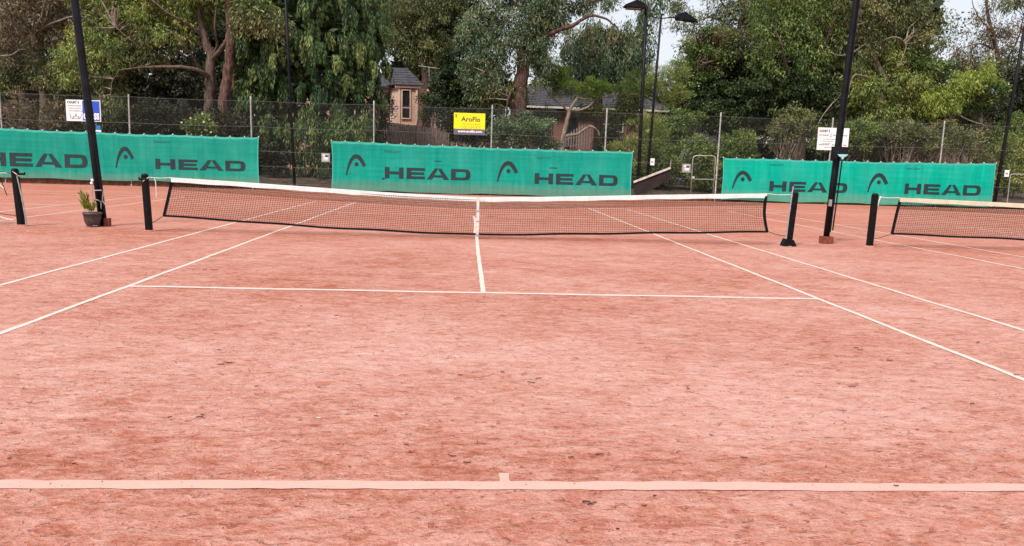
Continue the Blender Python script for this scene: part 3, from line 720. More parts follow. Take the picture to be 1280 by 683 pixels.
# second pipe frame behind the right-hand pole
g2 = thing('pipe_gate', 'narrow pipe gate frame beyond the end of the banners', 'gate', (26.3, FY, 0.02))
m = MB(); m.tube([(25.55, FY-0.06, 1.62), (25.7, FY-0.06, 1.66), (26.65, FY-0.06, 1.66), (26.72, FY-0.06, 1.6), (26.72, FY-0.06, 0.04)], 0.026, 8); kid(m, 'frame', 'galv', g2)
m = MB(); m.tube([(25.55, FY-0.06, 0.05), (25.55, FY-0.06, 1.62)], 0.022, 8); kid(m, 'hinge_post', 'galv', g2)

# ------------------------------------------------------------------ banners
H_ = [[(0, 0), (0.25, 0), (0.25, 1), (0, 1)], [(0.25, 0.37), (0.75, 0.37), (0.75, 0.63), (0.25, 0.63)], [(0.75, 0), (1, 0), (1, 1), (0.75, 1)]]
E_ = [[(0, 0), (0.25, 0), (0.25, 1), (0, 1)], [(0.25, 0), (0.97, 0), (0.97, 0.25), (0.25, 0.25)], [(0.25, 0.385), (0.92, 0.385), (0.92, 0.615), (0.25, 0.615)], [(0.25, 0.75), (0.97, 0.75), (0.97, 1), (0.25, 1)]]
A_ = [[(0, 0), (0.29, 0), (0.60, 0.74), (0.60, 1), (0.42, 1)]]
A_ = [[(0, 0), (0.29, 0), (0.60, 1.0), (0.42, 1)], [(0.91, 0), (1.20, 0), (0.78, 1), (0.60, 1.0)], [(0.352, 0.20), (0.848, 0.20), (0.789, 0.39), (0.411, 0.39)]]
def arc_quads():
    q = [[(0, 0), (0.25, 0), (0.25, 1), (0, 1)], [(0.25, 0), (0.66, 0), (0.66, 0.25), (0.25, 0.25)], [(0.25, 0.75), (0.66, 0.75), (0.66, 1), (0.25, 1)]]
    N = 8
    for i in range(N):
        a0 = -math.pi/2+math.pi*i/N; a1 = -math.pi/2+math.pi*(i+1)/N
        o = lambda a: (0.66+0.38*math.copysign(abs(math.cos(a))**0.55, math.cos(a)), 0.5+0.5*math.copysign(abs(math.sin(a))**0.8, math.sin(a)))
        n_ = lambda a: (0.66+0.14*math.copysign(abs(math.cos(a))**0.55, math.cos(a)), 0.5+0.25*math.copysign(abs(math.sin(a))**0.8, math.sin(a)))
        q.append([n_(a0), o(a0), o(a1), n_(a1)])
    return q
D_Q = arc_quads()
def banner(x0, x1, zt0, zt1, zb0, zb1, mat, label, items, seed):
    t = thing('windscreen_banner', label, 'banner', ((x0+x1)/2, FY-0.1, 0), 'green windscreen banners')
    W = x1-x0; r2 = random.Random(seed); ph = [r2.random()*6.28 for _ in range(6)]
    nt_ = int(W/0.62)
    def S(x, z):
        u = (x-x0)/W
        a = 0.028*math.sin(x*1.3+ph[0])*math.sin(x*0.57+ph[2]+z*0.8)+0.018*math.sin(x*2.9+ph[0]+z*1.6)+0.014*math.sin(x*4.7+ph[1])+0.010*math.sin(x*9.3+z*1.1+ph[2])
        return FY-0.115+a*(0.35+0.65*math.sin(min(1, max(0, (2.3-z)/2.1))*math.pi))-0.012*math.sin(z*3+ph[3])
    def top(u): 
        f = (u*nt_) % 1.0
        return zt0+(zt1-zt0)*u-0.028*math.sin(f*math.pi)-0.05*math.sin(u*math.pi)+0.012*math.sin(u*23+ph[4])
    def bot(u): return zb0+(zb1-zb0)*u+0.02*math.sin(u*17+ph[5])+0.012*math.sin(u*41)
    def G(u, v):
        z = bot(u)+(top(u)-bot(u))*v; e = 0.035*math.sin(v*math.pi)
        x = x0+W*u + (e if u < 1e-6 else (-e if u > 1-1e-6 else 0)); return Vector((x, S(x, z), z))
    m = MB(); m.grid(G, 170, 18); kid(m, 'cloth', mat, t, True)
    m = MB(); m.grid(lambda u, v: G(u, 0.955+0.045*v)+Vector((0, -0.004, 0.003)), 170, 1); kid(m, 'top_hem', 'banner_hem', t)
    for u in (0.0, 1.0):
        m = MB(); s = 1 if u == 0 else -1; m.grid(lambda a, b: G(u, a)+Vector((s*b*0.045, -0.005, 0)), 14, 1); kid(m, 'side_hem', 'banner_hem', t)
    for zc in (0.30, 0.86):   # sewn horizontal seams
        m = MB(); m.grid(lambda u, v: G(u, zc+0.010*v)+Vector((0, -0.003, 0)), 170, 1); kid(m, 'seam', mat, t)
    for i in range(nt_+1):
        u = min(1, i/nt_); p = G(u, 1.0); m = MB(); m.box((p.x, p.y-0.01, p.z+0.012), (0.035, 0.03, 0.05)); m.tube([(p.x, p.y, p.z), (p.x+0.01, FY-0.04, p.z+0.05)], 0.005, 4); kid(m, 'tie', 'cord', t)
    def mapped(quads, ox, oz, sx, sz, name, mt):
        m = MB()
        for q in quads:
            p = [Vector((ox+a*sx, 0, oz+b*sz)) for a, b in q]
            n = max(1, int(max((p[1]-p[0]).length, (p[2]-p[3]).length)/0.10)); k = max(1, int(max((p[3]-p[0]).length, (p[2]-p[1]).length)/0.10))
            def F(u, v):
                w = p[0].lerp(p[1], u).lerp(p[3].lerp(p[2], u), v); return Vector((w.x, S(w.x, w.z)-0.007, w.z))
            m.grid(F, n, k)
        return kid(m, name, mt, t)
    for kind, a, b, c, d in items:     # x0, x1, z0, z1
        if kind == 'HEAD':
            gap = 0.035; tot = 1.0+0.97+1.20+1.04; w = (b-a); 
            adv = [1.0, 0.97, 1.20, 1.04]; g_ = w*0.035; sx = (w-2.2*g_)/tot; x = a
            for i, (Q, ad) in enumerate(zip((H_, E_, A_, D_Q), adv)):
                mapped(Q, x, c, sx, d-c, 'letter', 'logo'); x += ad*sx+(g_ if i == 0 else g_*0.6)
        elif kind == 'arch':
            pl = [(0.0, 0.0, 0.05), (0.055, 0.25, 0.07), (0.13, 0.47, 0.09), (0.24, 0.69, 0.115), (0.37, 0.84, 0.14), (0.52, 0.90, 0.15), (0.66, 0.86, 0.15), (0.79, 0.74, 0.145), (0.90, 0.58, 0.14), (0.98, 0.44, 0.135)]
            qs = []; n_ = len(pl); L_, R_ = [], []
            for i in range(n_):
                dx = pl[min(i+1, n_-1)][0]-pl[max(i-1, 0)][0]; dz = pl[min(i+1, n_-1)][1]-pl[max(i-1, 0)][1]; l = math.hypot(dx, dz)
                nx, nz = -dz/l, dx/l; w = pl[i][2]*0.68
                L_.append((pl[i][0]+nx*w, pl[i][1]+nz*w)); R_.append((pl[i][0]-nx*w, pl[i][1]-nz*w))
            for i in range(n_-1): qs.append([R_[i], R_[i+1], L_[i+1], L_[i]])
            mapped(qs, a, c, b-a, d-c, 'emblem', 'logo')
            qs = []
            for k in range(10):
                a0 = 2*math.pi*k/10; a1 = 2*math.pi*(k+1)/10
                qs.append([(0.55, 0.52), (0.55+0.095*math.cos(a0), 0.52+0.08*math.sin(a0)), (0.55+0.095*math.cos(a1), 0.52+0.08*math.sin(a1)), (0.55, 0.52)])
            m = MB()
            ctr = (a+0.55*(b-a), c+0.52*(d-c)); n0 = 0; m.v.append((ctr[0], S(*ctr)-0.007, ctr[1]))
            for k in range(12):
                x = ctr[0]+0.095*math.cos(k*math.pi/6); z = ctr[1]+0.095*math.sin(k*math.pi/6); m.v.append((x, S(x, z)-0.007, z))
            for k in range(12): m.f.append((0, 1+k, 1+(k+1) % 12))
            kid(m, 'emblem_dot', 'logo', t)
        elif kind == 'text':
            me = text_mesh('head.com', d-c, 0.0); o = bpy.data.objects.new('lettering', me); COL.objects.link(o)
            wx = max(v.co.x for v in me.vertices); 
            for v in me.vertices:
                x = a+v.co.x*(b-a)/wx; z = c+v.co.y; v.co = Vector((x, S(x, z)-0.009, z))-t.location
            me.materials.clear(); me.materials.append(MATS['logo_faded']); o.parent = t
        elif kind == 'patch':
            mapped([[(0, 0), (1, 0.1), (0.98, 0.9), (0.02, 1)]], a, c, b-a, d-c, 'patch', 'logo')
    return t
def fz(px, py): return at(px, py, FY-0.115)
def span(k, px0, py_top, px1, py_bot):
    """box on the banner plane from two photo corners (left-top, right-bottom at their own ends)"""
    a = fz(px0, py_top); b = fz(px1, py_bot); return (k, a.x, b.x, b.z, a.z)
def head_item(px0, px1, pyt0, pyb0): 
    a = fz(px0, pyt0); b = fz(px0, pyb0); c = fz(px1, pyb0); return ('HEAD', a.x, c.x, b.z, a.z)
def arch_item(px0, px1, pyt, pyb):
    a = fz(px0, pyt); b = fz(px1, pyb); z0 = fz(px0, pyb).z; z1 = fz((px0+px1)/2, pyt).z; h = (z1-z0)/0.97; return ('arch', a.x, b.x, z0, z0+h)
def text_item(px0, px1, pyb):
    a = fz(px0, pyb); b = fz(px1, pyb); return ('text', a.x, b.x, a.z, a.z+0.17)
banner(-23.2, fz(323.5, 180).x, 2.42, 2.31, 0.22, 0.24, 'banner_a', 'long green windscreen banner with black lettering, behind the potted plant and pole',
       [head_item(-22, 110, 190, 207), arch_item(144, 167, 184, 210), head_item(194, 307, 198.5, 211.5), text_item(192, 212, 178.5), ('arch', -22.6, -21.9, 1.1, 2.0)], 1)
banner(fz(414, 180).x, fz(791, 200).x, 2.27, 2.17, 0.05, 0.05, 'banner_b', 'green windscreen banner behind the strapped net, below the yellow sign',
       [arch_item(433, 456, 193.5, 219), head_item(481, 588, 209, 223), text_item(480, 500, 190.5), arch_item(622.5, 646, 202, 227.5), head_item(668.5, 772, 216.5, 230), text_item(669, 689, 198.5),
        span('patch', 477.5, 222.5, 481, 224.5), span('patch', 543, 201, 552, 202.3), span('patch', 687, 209.5, 697, 211)], 2)
banner(fz(904, 200).x, fz(1245, 210).x, 2.04, 2.14, 0.08, 0.07, 'banner_c', 'brightest green windscreen banner, partly behind the squeegee pole and tan banded net',
       [arch_item(917, 938, 214, 236), head_item(962, 1058.5, 226.5, 239), arch_item(1087, 1108, 217, 240.5), head_item(1131, 1225, 229.5, 242.5), text_item(962, 979, 207), text_item(1132, 1150, 212)], 3)

# ------------------------------------------------------------------ signs on the fence
SY = FY-0.075
def board(name, label, px0, py0, px1, py1, mat, cat='sign', th=0.02):
    a = at(px0, py0, SY); b = at(px1, py1, SY); c = Vector(((a.x+b.x)/2, SY, (a.z+b.z)/2))
    t = thing(name, label, cat, (c.x, c.y, min(a.z, b.z)))
    return t, a.x, b.x, min(a.z, b.z), max(a.z, b.z)
def plate(t, x0, x1, z0, z1, mat, name='panel', y=0.0, th=0.018):
    m = MB(); m.box(((x0+x1)/2, SY-y, (z0+z1)/2), (x1-x0, th, z1-z0)); return kid(m, name, mat, t)
def print_row(t, x, z, w, h, mat, y, name='print'):
    m = MB(); e = x+w
    while x < e-0.01:
        d = min(random.uniform(0.03, 0.11), e-x); m.box((x+d/2, y, z+h/2*random.uniform(0.9, 1.1)), (d*0.86, 0.004, h*random.uniform(0.7, 1.0))); x += d+0.012
    return kid(m, name, mat, t)
t, x0, x1, z0, z1 = board('advertising_sign', 'yellow and slate advertising sign wired to the fence', 567.5, 141, 606, 169.5, 'sign_yellow')
zs = z0+(z1-z0)*0.27
plate(t, x0, x1, zs+0.001, z1, 'sign_yellow'); plate(t, x0, x1, z0, zs-0.001, 'sign_slate', 'lower_panel')
yy = SY-0.013
put_text('2', 0.19, (x0+0.05, yy, z1-0.20), 'ink', t, bold=0.006); put_text('AroFlo', 0.30, (x0+0.34, yy, z1-0.37), 'ink', t, bold=0.006, width=0.86)
print_row(t, x0+0.36, z1-0.51, 0.84, 0.045, 'ink_olive', yy); put_text('1300 784 876', 0.17, (x0+0.28, yy, z1-0.69), 'ink_olive', t, width=0.90)
put_text('www.aroflo.com', 0.15, (x0+0.19, yy, z0+0.11), 'ink_white', t, bold=0.006, width=1.10)
t, x0, x1, z0, z1 = board('court_sign', 'white and blue court sign half hidden by the black pole', 82, 124.5, 126.5, 152.5, 'sign_white')
xm = x0+(x1-x0)*0.47
plate(t, x0, x1, z0, z1, 'sign_white'); plate(t, xm+0.01, x1-0.035, z0+0.035, z1-0.035, 'sign_blue', 'blue_panel', y=0.011, th=0.01)
put_text('COURT 3', 0.13, (x0+0.06, yy, z1-0.16), 'ink', t, bold=0.006, width=0.50)
for i, w in enumerate((0.58, 0.56, 0.60)): print_row(t, x0+0.07+0.02*i, z1-0.28-i*0.11, w, 0.05, 'ink_grey', yy)
m = MB(); m.tube([(x0+0.12+0.5*u/30+0.03*math.sin(u*0.9), yy, z0+0.20+0.07*math.sin(u*1.3)+0.05*math.cos(u*0.4)) for u in range(31)], 0.010, 4); kid(m, 'print', 'ink_grey', t)
print_row(t, x0+0.2, z0+0.09, 0.4, 0.035, 'ink_grey', yy)
put_text('GLASS', 0.36, (xm+0.04, yy-0.006, z0+0.10), 'ink_white', t, bold=0.02, width=x1-xm-0.10)
t, x0, x1, z0, z1 = board('small_sign', 'small azure plate with white lower edge under the court sign', 120, 157, 126, 165, 'sign_azure')
plate(t, x0, x1, z0+0.07, z1, 'sign_azure'); plate(t, x0-0.02, x1+0.02, z0, z0+0.068, 'sign_white', 'lower_edge')
t, x0, x1, z0, z1 = board('rule_board', 'white court rule board with small print behind the squeegee pole', 1023, 159.5, 1059.5, 187.5, 'sign_white')
z0 = at(1022, 187.5, SY).z; z1 = at(1024, 159.5, SY).z
plate(t, x0, x1, z0, z1, 'sign_white')
put_text('COURT 2', 0.14, (x0+0.06, yy, z1-0.20), 'ink', t, bold=0.006, width=0.50)
print_row(t, x0+0.06, z1-0.37, 0.46, 0.06, 'ink_grey', yy); put_text('2', 0.20, (x0+0.56, yy, z1-0.42), 'ink_red', t, width=0.10); print_row(t, x0+0.72, z1-0.37, 0.20, 0.06, 'ink_grey', yy); print_row(t, x1-0.27, z1-0.37, 0.2, 0.06, 'ink_grey', yy)
for i in range(3): print_row(t, x0+0.24, z1-0.54-i*0.10, 0.60-0.08*i, 0.03, 'ink_grey', yy)
print_row(t, x0+0.08, z0+0.22, 0.50, 0.06, 'ink_grey', yy); print_row(t, x0+0.70, z0+0.22, 0.17, 0.06, 'ink_grey', yy); print_row(t, x1-0.27, z0+0.22, 0.2, 0.06, 'ink_grey', yy); print_row(t, x0+0.34, z0+0.11, 0.44, 0.045, 'ink_grey', yy)
# switch boxes and tags
def box_sign(px0, py0, px1, py1, label):
    t, x0, x1, z0, z1 = board('switch_box', label, px0, py0, px1, py1, 'galv', 'box')
    m = MB(); m.box(((x0+x1)/2, SY+0.0, (z0+z1)/2), (x1-x0, 0.10, z1-z0)); kid(m, 'case', 'ink_grey', t)
    plate(t, x0+0.05, x1-0.05, z0+0.05, z1-0.05, 'galv_pale', 'cover', y=0.055, th=0.012)
    w = x1-x0
    plate(t, x0+w*0.35, x1-0.07, z0+0.12, z0+0.21, 'ink_white', 'label_strip', y=0.064, th=0.006); plate(t, x0+0.07, x0+w*0.4, z1-0.13, z1-0.07, 'ink_white', 'label_strip', y=0.064, th=0.006)
    plate(t, x0+w*0.45, x1-0.07, z1-0.17, z1-0.09, 'ink', 'window', y=0.064, th=0.006)
box_sign(402, 191.5, 412.5, 203, 'grey switch box on the fence beside the long gap under the drooping conifer')
box_sign(853, 205, 862.5, 216, 'grey switch box mounted left of the pipe gate')
for px, py, lb in ((815.5, 202.5, 'white tag card hung above the brown drag mat'), (1258.5, 217, 'white tag card hung on the fence beyond the banners')):
    t, x0, x1, z0, z1 = board('tag_card', lb, px-2.3, py-4.3, px+2.3, py+4.3, 'sign_white', 'card')
    plate(t, x0, x1, z0, z1, 'sign_white'); plate(t, x0+0.04, x1-0.06, z0+0.11, z1-0.12, 'ink_grey', 'print', y=0.011, th=0.006)
# drag mats
def drag_mat(label, a, b, drop, y):
    a = at(a[0], a[1], y); b = at(b[0], b[1], y); t = thing('drag_mat', label, 'drag mat', ((a.x+b.x)/2, y, min(a.z, b.z)-drop))
    m = MB(); m.bar(a+Vector((0, -0.03, 0)), b+Vector((0, -0.03, 0)), 0.085); kid(m, 'bar', 'mat_bar', t)
    def F(u, v):
        p = a.lerp(b, u); w = 0.02*math.sin(u*13+v*3); return Vector((p.x+0.10*v, p.y+w*v, p.z-0.03-drop*v*(0.9+0.1*math.sin(u*5))))
    m = MB(); m.grid(lambda u, v: F(u, v)+Vector((0, -0.012, 0)), 24, 6); m.grid(lambda u, v: F(1-u, v)+Vector((0, 0.012, 0)), 24, 6); kid(m, 'mat', 'mat_brown', t)
    m = MB(); m.tube([b+Vector((0, 0, 0.0)), b+Vector((0.02, 0.05, 0.35))], 0.008, 4); kid(m, 'hanging_cord', 'cord', t)
drag_mat('brown drag mat with pale wooden bar hung aslant on the fence', (791.5, 228), (838, 210), 0.62, FY-0.12)
drag_mat('dark drag mat leaning at the foot of the fence past the last banner', (1236, 257.5), (1290, 259), 0.16, FY-0.2)

# ------------------------------------------------------------------ light poles behind the fence
def back_pole(px_b, px_t, py_t, Y, r, label, head=None, topz=None):
    b = at(px_b, 235, Y); e = at(px_t, py_t, Y); d = (e-b); gz = bedz(b.x, Y)
    base = Vector((b.x-d.x/d.z*(b.z-gz), Y, gz)); 
    if topz: e = base+d*((topz-gz)/d.z)
    t = thing('light_pole', label, 'light pole', base)
    m = MB(); m.tube([base-Vector((0, 0, 0.1)), base.lerp(e, 0.5), e], [r, r*0.9, r*0.8], 10); kid(m, 'pole', 'pole_paint', t, True)
    if head:
        dx, arm = head
        m = MB(); m.bar(e-Vector((0, 0, 0.12)), e+Vector((dx*arm, 0, -0.02)), 0.05); kid(m, 'arm', 'pole_paint', t)
        flood_head(t, e+Vector((dx*arm*0.85, 0, -0.14)), dx, 1.18, -0.05 if dx < 0 else 0.10)
    return t
back_pole(368.5, 357, 0, 20.9, 0.075, 'slim dark light pole in front of the drooping conifer', None, 10.5)
back_pole(797.5, 808, 8, 20.8, 0.090, 'dark floodlight pole with its lamp close against the pole top', (-1, 0.12))
back_pole(808, 826.5, 20, 22.0, 0.066, 'thinner floodlight pole with its lamp out on an arm', (1, 0.85))
back_pole(1246, 1287, 0, 20.9, 0.085, 'dark light pole behind the end of the brightest banner', None, 10.0)

# ------------------------------------------------------------------ houses
def roof_courses(t, p0, p1, p2, p3, n, mat, name='tile_courses', th=0.035):
    """stepped tile courses between eave p0-p1 and ridge p3-p2 (p3 above p0)"""
    p0, p1, p2, p3 = map(Vector, (p0, p1, p2, p3)); m = MB(); nrm = (p1-p0).cross(p3-p0).normalized()
    if nrm.z < 0: nrm = -nrm
    for i in range(n):
        a, b = i/n, (i+1.05)/n
        q = [p0.lerp(p3, a)+nrm*th, p1.lerp(p2, a)+nrm*th, p1.lerp(p2, min(1, b))+nrm*0.004, p0.lerp(p3, min(1, b))+nrm*0.004]
        m.prism(q, -nrm*th)
    o = kid(m, name, mat, t); o['kind'] = 'stuff'; return o
def window(t, x0, x1, z0, z1, y, frame_mat, mull=1, rail=True):
    m = MB(); f = 0.07
    m.box(((x0+x1)/2, y, z1-f/2), (x1-x0, 0.10, f)); m.box(((x0+x1)/2, y, z0+f/2), (x1-x0, 0.14, f)); m.box((x0+f/2, y, (z0+z1)/2), (f, 0.10, z1-z0-2*f-0.004)); m.box((x1-f/2, y, (z0+z1)/2), (f, 0.10, z1-z0-2*f-0.004))
    for k in range(mull): x = x0+(x1-x0)*(k+1)/(mull+1); m.box((x, y+0.01, (z0+z1)/2), (0.04, 0.06, z1-z0-2*f-0.006))
    if rail: m.box(((x0+x1)/2, y+0.012, (z0*0.62+z1*0.38)), (x1-x0-2*f-0.006, 0.05, 0.05))
    w = kid(m, 'window', frame_mat, t)
    m = MB(); m.box(((x0+x1)/2, y+0.03, (z0+z1)/2), (x1-x0-0.10, 0.012, z1-z0-0.10)); o = kid(m, 'pane', 'window_glass', t); o.parent = w
    return w
# house A: pinkish bay window seen beside the conifer
HY = 36.0
pA = at(498.5, 157, HY); pB = at(521, 157, HY); zt = at(510, 110, HY).z; zb = pA.z; zsl = at(505, 153, HY).z
gz = bedz(pA.x, HY); hA = thing('brick_house', 'pale brick house with a projecting bay window beside the conifer', 'house', (pA.x, HY+2, gz))
bx0, bx1 = pA.x, pB.x; xl = bx0-0.75; xr = at(537, 150, HY).x; WY = HY+0.75
m = MB(); m.box((xl-3.4, WY+0.12+3, (gz+zt)/2+0.05), (6.8, 6.2, zt-gz+0.1)); m.box(((bx1+xr)/2+0.0, WY+0.15+3, (gz+zt)/2-0.35), (xr-bx1+0.9, 6.0, zt-gz-0.7)); kid(m, 'wall', 'brick_pink', hA)
m = MB(); m.prism([(bx0, HY, zb-0.25), (bx1, HY, zb-0.25), (bx1+0.55, WY+0.3, zb-0.25), (bx0-0.75, WY+0.3, zb-0.25)], (0, 0, zt-zb+0.25)); kid(m, 'bay', 'brick_pink', hA)
m = MB()   # weatherboards on the angled face
for i in range(16):
    z = zb+0.02+i*(zt-zb)/16; a = Vector((bx0-0.02, HY-0.02, z)); b = Vector((bx0-0.74, WY+0.27, z)); m.prism([a, b, b+Vector((-0.01, -0.01, (zt-zb)/16-0.015)), a+Vector((-0.01, -0.01, (zt-zb)/16-0.015))], (-0.02, -0.02, 0))
kid(m, 'cladding', 'weatherboard', hA)['kind'] = 'stuff'
for x in (bx0+0.02, bx1-0.02):
    m = MB(); m.box((x, HY-0.035, (zb+zt)/2), (0.13, 0.07, zt-zb)); kid(m, 'corner_trim', 'trim', hA)
m = MB(); m.box(((bx0+bx1)/2, HY-0.05, zt+0.07), (bx1-bx0+0.5, 0.22, 0.16)); kid(m, 'fascia', 'trim', hA)
m = MB(); m.box(((bx0+bx1)/2, HY-0.06, zb+0.03), (bx1-bx0+0.1, 0.16, 0.12)); kid(m, 'sill', 'trim', hA)
window(hA, bx0+0.16, bx0+0.16+(bx1-bx0)*0.52, at(505, 149, HY).z, at(505, 112, HY).z, HY-0.03, 'trim', mull=0)
e0 = at(500, 106, HY); e1 = at(531, 106, HY); r0 = at(487, 87, HY+2.2); 
roof_courses(hA, (bx0-0.25, HY-0.25, zt+0.15), (bx1+0.45, HY-0.25, zt+0.15), (bx0+0.35, WY+1.6, zt+0.15+1.35), (bx0-0.75, WY+1.6, zt+0.15+1.35), 7, 'roof_tile')
roof_courses(hA, (bx0-0.28, HY-0.24, zt+0.15), (bx0-0.78, WY+1.6, zt+1.49), (bx0-1.3, WY+1.6, zt+0.9), (bx0-1.1, WY+0.2, zt+0.15), 6, 'roof_tile', 'tile_courses')
m = MB(); m.prism([(xl-6.8, WY-0.3, zt+0.1), (xl+0.2, WY-0.3, zt+0.1), (xl+0.2, WY+3, zt+1.3), (xl-6.8, WY+3, zt+1.3)], (0, 0.02, -0.12)); m.prism([(xl-6.8, WY+6.6, zt+0.1), (xl+0.2, WY+6.6, zt+0.1), (xl+0.2, WY+3.02, zt+1.3), (xl-6.8, WY+3.02, zt+1.3)], (0, 0.02, -0.12)); kid(m, 'roof', 'roof_tile', hA)
a = at(534, 112, HY+0.3); b = at(544, 124, HY+0.3); m = MB(); m.bar(a, b, 0.16, 0.10); kid(m, 'barge_board', 'trim', hA)
a = at(523, 82.5, HY+2); b = at(549, 86, HY+2); c = at(536, 84, HY+2); m = MB(); m.tube([a, b], 0.02, 5); m.tube([c, at(537, 108, HY+2)], 0.02, 5)
for k in range(6): p = a.lerp(b, 0.05+k*0.18); m.tube([p+Vector((0, -0.25, 0)), p+Vector((0, 0.25, 0))], 0.010, 4)
kid(m, 'antenna', 'galv_pale', hA)
# timber paling fence in front of house A
def paling_fence(label, px0, px1, pyt0, pyt1, Y, mat='paling'):
    a = at(px0, pyt0, Y); b = at(px1, pyt1, Y); gz = bedz((a.x+b.x)/2, Y)-0.1; t = thing('paling_fence', label, 'fence', ((a.x+b.x)/2, Y, gz))
    n = int((b.x-a.x)/0.105); m = MB()
    for i in range(n):
        u = (i+0.5)/n; x = a.x+(b.x-a.x)*u; z = a.z+(b.z-a.z)*u+random.uniform(-0.015, 0.015); m.box((x, Y+random.uniform(-0.006, 0.006), (gz+z)/2), (0.097, 0.016, z-gz))
    kid(m, 'palings', mat, t)['kind'] = 'stuff'
    for f in (0.2, 0.8):
        m = MB(); m.box(((a.x+b.x)/2, Y+0.045, gz+f*(min(a.z, b.z)-gz)), (b.x-a.x, 0.05, 0.07)); kid(m, 'rail', mat, t)
    return t
paling_fence('weathered brown paling fence below the bay window', 455, 521, 150, 157, 30.0)
paling_fence('lower grey brown paling fence left of the yellow sign', 521, 562, 158.5, 161, 29.6)
paling_fence('low paling fence behind the yellow sign and pale shrubs', 563, 700, 177, 180, 29.0)
# house B: red brick with dark tiles
BY = 40.0
l = at(652, 132, BY); r = at(835, 137, BY); ze = l.z; gz = bedz(l.x, BY)
hB = thing('brick_house', 'red brick house with dark tiled roof behind the gum trunk', 'house', ((l.x+r.x)/2, BY+3, gz))
m = MB(); m.box(((l.x+r.x)/2, BY+0.6+3.5, (gz-0.4+ze)/2), (r.x-l.x-0.6, 7, ze-gz+0.4)); kid(m, 'wall', 'brick_red', hB)
m = MB(); m.box(((l.x+r.x)/2, BY+0.02, ze-0.06), (r.x-l.x+0.2, 0.13, 0.14)); kid(m, 'gutter', 'trim_white', hB)
roof_courses(hB, (l.x-0.1, BY-0.05, ze+0.04), (r.x+0.1, BY-0.05, ze+0.04), (r.x-1.5, BY+3.8, ze+1.75), (l.x+0.6, BY+3.8, ze+1.75), 12, 'roof_tile')
m = MB(); m.prism([(l.x-0.1, BY+8, ze), (r.x+0.1, BY+8, ze), (r.x-1.5, BY+3.82, ze+1.74), (l.x+0.6, BY+3.82, ze+1.74)], (0, 0, -0.1)); kid(m, 'roof', 'roof_tile', hB)
w0 = at(745.5, 165, BY+0.6); w1 = at(780, 140, BY+0.6); window(hB, w0.x, w1.x, w0.z, w1.z, BY+0.57, 'trim_white', mull=2)
m = MB(); d0 = at(705, 185, BY+0.6); d1 = at(722, 148, BY+0.6); m.box(((d0.x+d1.x)/2, BY+0.58, (d0.z+d1.z)/2), (d1.x-d0.x, 0.08, d1.z-d0.z)); kid(m, 'door', 'window_glass', hB)
# picket balustrade up the steps
PY_ = 35.0; t = thing('picket_balustrade', 'pinkish white picket balustrade stepping up to the brick house', 'balustrade', at(722, 186, PY_))
for i in range(11):
    px = 704+i*3.4; top = 172-min(i, 7)*2.2; p = at(px, top, PY_); q = at(px, 186 if i > 2 else 182, PY_)
    m = MB(); m.box((p.x, PY_, (p.z+q.z)/2), (0.085, 0.03, p.z-q.z)); m.prism([(p.x-0.042, PY_-0.015, p.z+0.001), (p.x+0.042, PY_-0.015, p.z+0.001), (p.x, PY_-0.015, p.z+0.07)], (0, 0.03, 0)); kid(m, 'picket', 'picket', t)
for a, b in (((703, 178), (729, 162)), ((703, 184), (742, 178)), ((727, 162), (742, 161))):
    m = MB(); m.bar(at(a[0], a[1], PY_+0.05), at(b[0], b[1], PY_+0.05), 0.07, 0.05); kid(m, 'rail', 'picket', t)
# grey shed
SHY = 33.0; a = at(862, 166, SHY); b = at(897, 167, SHY); ap = at(869, 157.5, SHY); gz = bedz(a.x, SHY); t = thing('garden_shed', 'small grey metal garden shed among the shrubs right of the floodlight poles', 'shed', ((a.x+b.x)/2, SHY+1, gz))
m = MB(); m.prism([(a.x, SHY, gz), (b.x, SHY, gz), (b.x, SHY, b.z), (ap.x, SHY, ap.z-0.05), (a.x, SHY, a.z-0.05)], (0, 2.2, 0)); kid(m, 'wall', 'roof_sheet', t)
m = MB(); m.bar(Vector((ap.x, SHY-0.1, ap.z)), Vector((b.x+0.15, SHY-0.1, b.z+0.0)), 0.08, 0.06); m.prism([(ap.x, SHY-0.1, ap.z), (b.x+0.15, SHY-0.1, b.z+0.03), (b.x+0.15, SHY+2.4, b.z+0.03), (ap.x, SHY+2.4, ap.z)], (0, 0, 0.03)); m.prism([(ap.x-0.01, SHY-0.1, ap.z), (a.x-0.15, SHY-0.1, a.z-0.03), (a.x-0.15, SHY+2.4, a.z-0.03), (ap.x-0.01, SHY+2.4, ap.z)], (0, 0, 0.03)); kid(m, 'roof', 'galv_pale', t)
# house C: red roof on the right
CY = 38.0; a = at(1192, 166, CY); b = at(1275, 168, CY); gz = bedz(a.x, CY); t = thing('brick_house', 'low house with a red tiled roof glimpsed through the right hand shrubs', 'house', ((a.x+b.x)/2, CY+2.5, gz))
m = MB(); m.box(((a.x+b.x)/2, CY+3, (gz-0.3+a.z)/2), (b.x-a.x-0.5, 5, a.z-gz+0.3)); kid(m, 'wall', 'brick_red', t)
roof_courses(t, (a.x, CY, a.z), (b.x, CY, a.z), (b.x-1.2, CY+3, a.z+1.15), (a.x+1.2, CY+3, a.z+1.15), 8, 'roof_tile_red')
m = MB(); m.prism([(a.x, CY+6, a.z), (b.x, CY+6, a.z), (b.x-1.2, CY+3.02, a.z+1.14), (a.x+1.2, CY+3.02, a.z+1.14)], (0, 0, -0.1)); kid(m, 'roof', 'roof_tile_red', t)
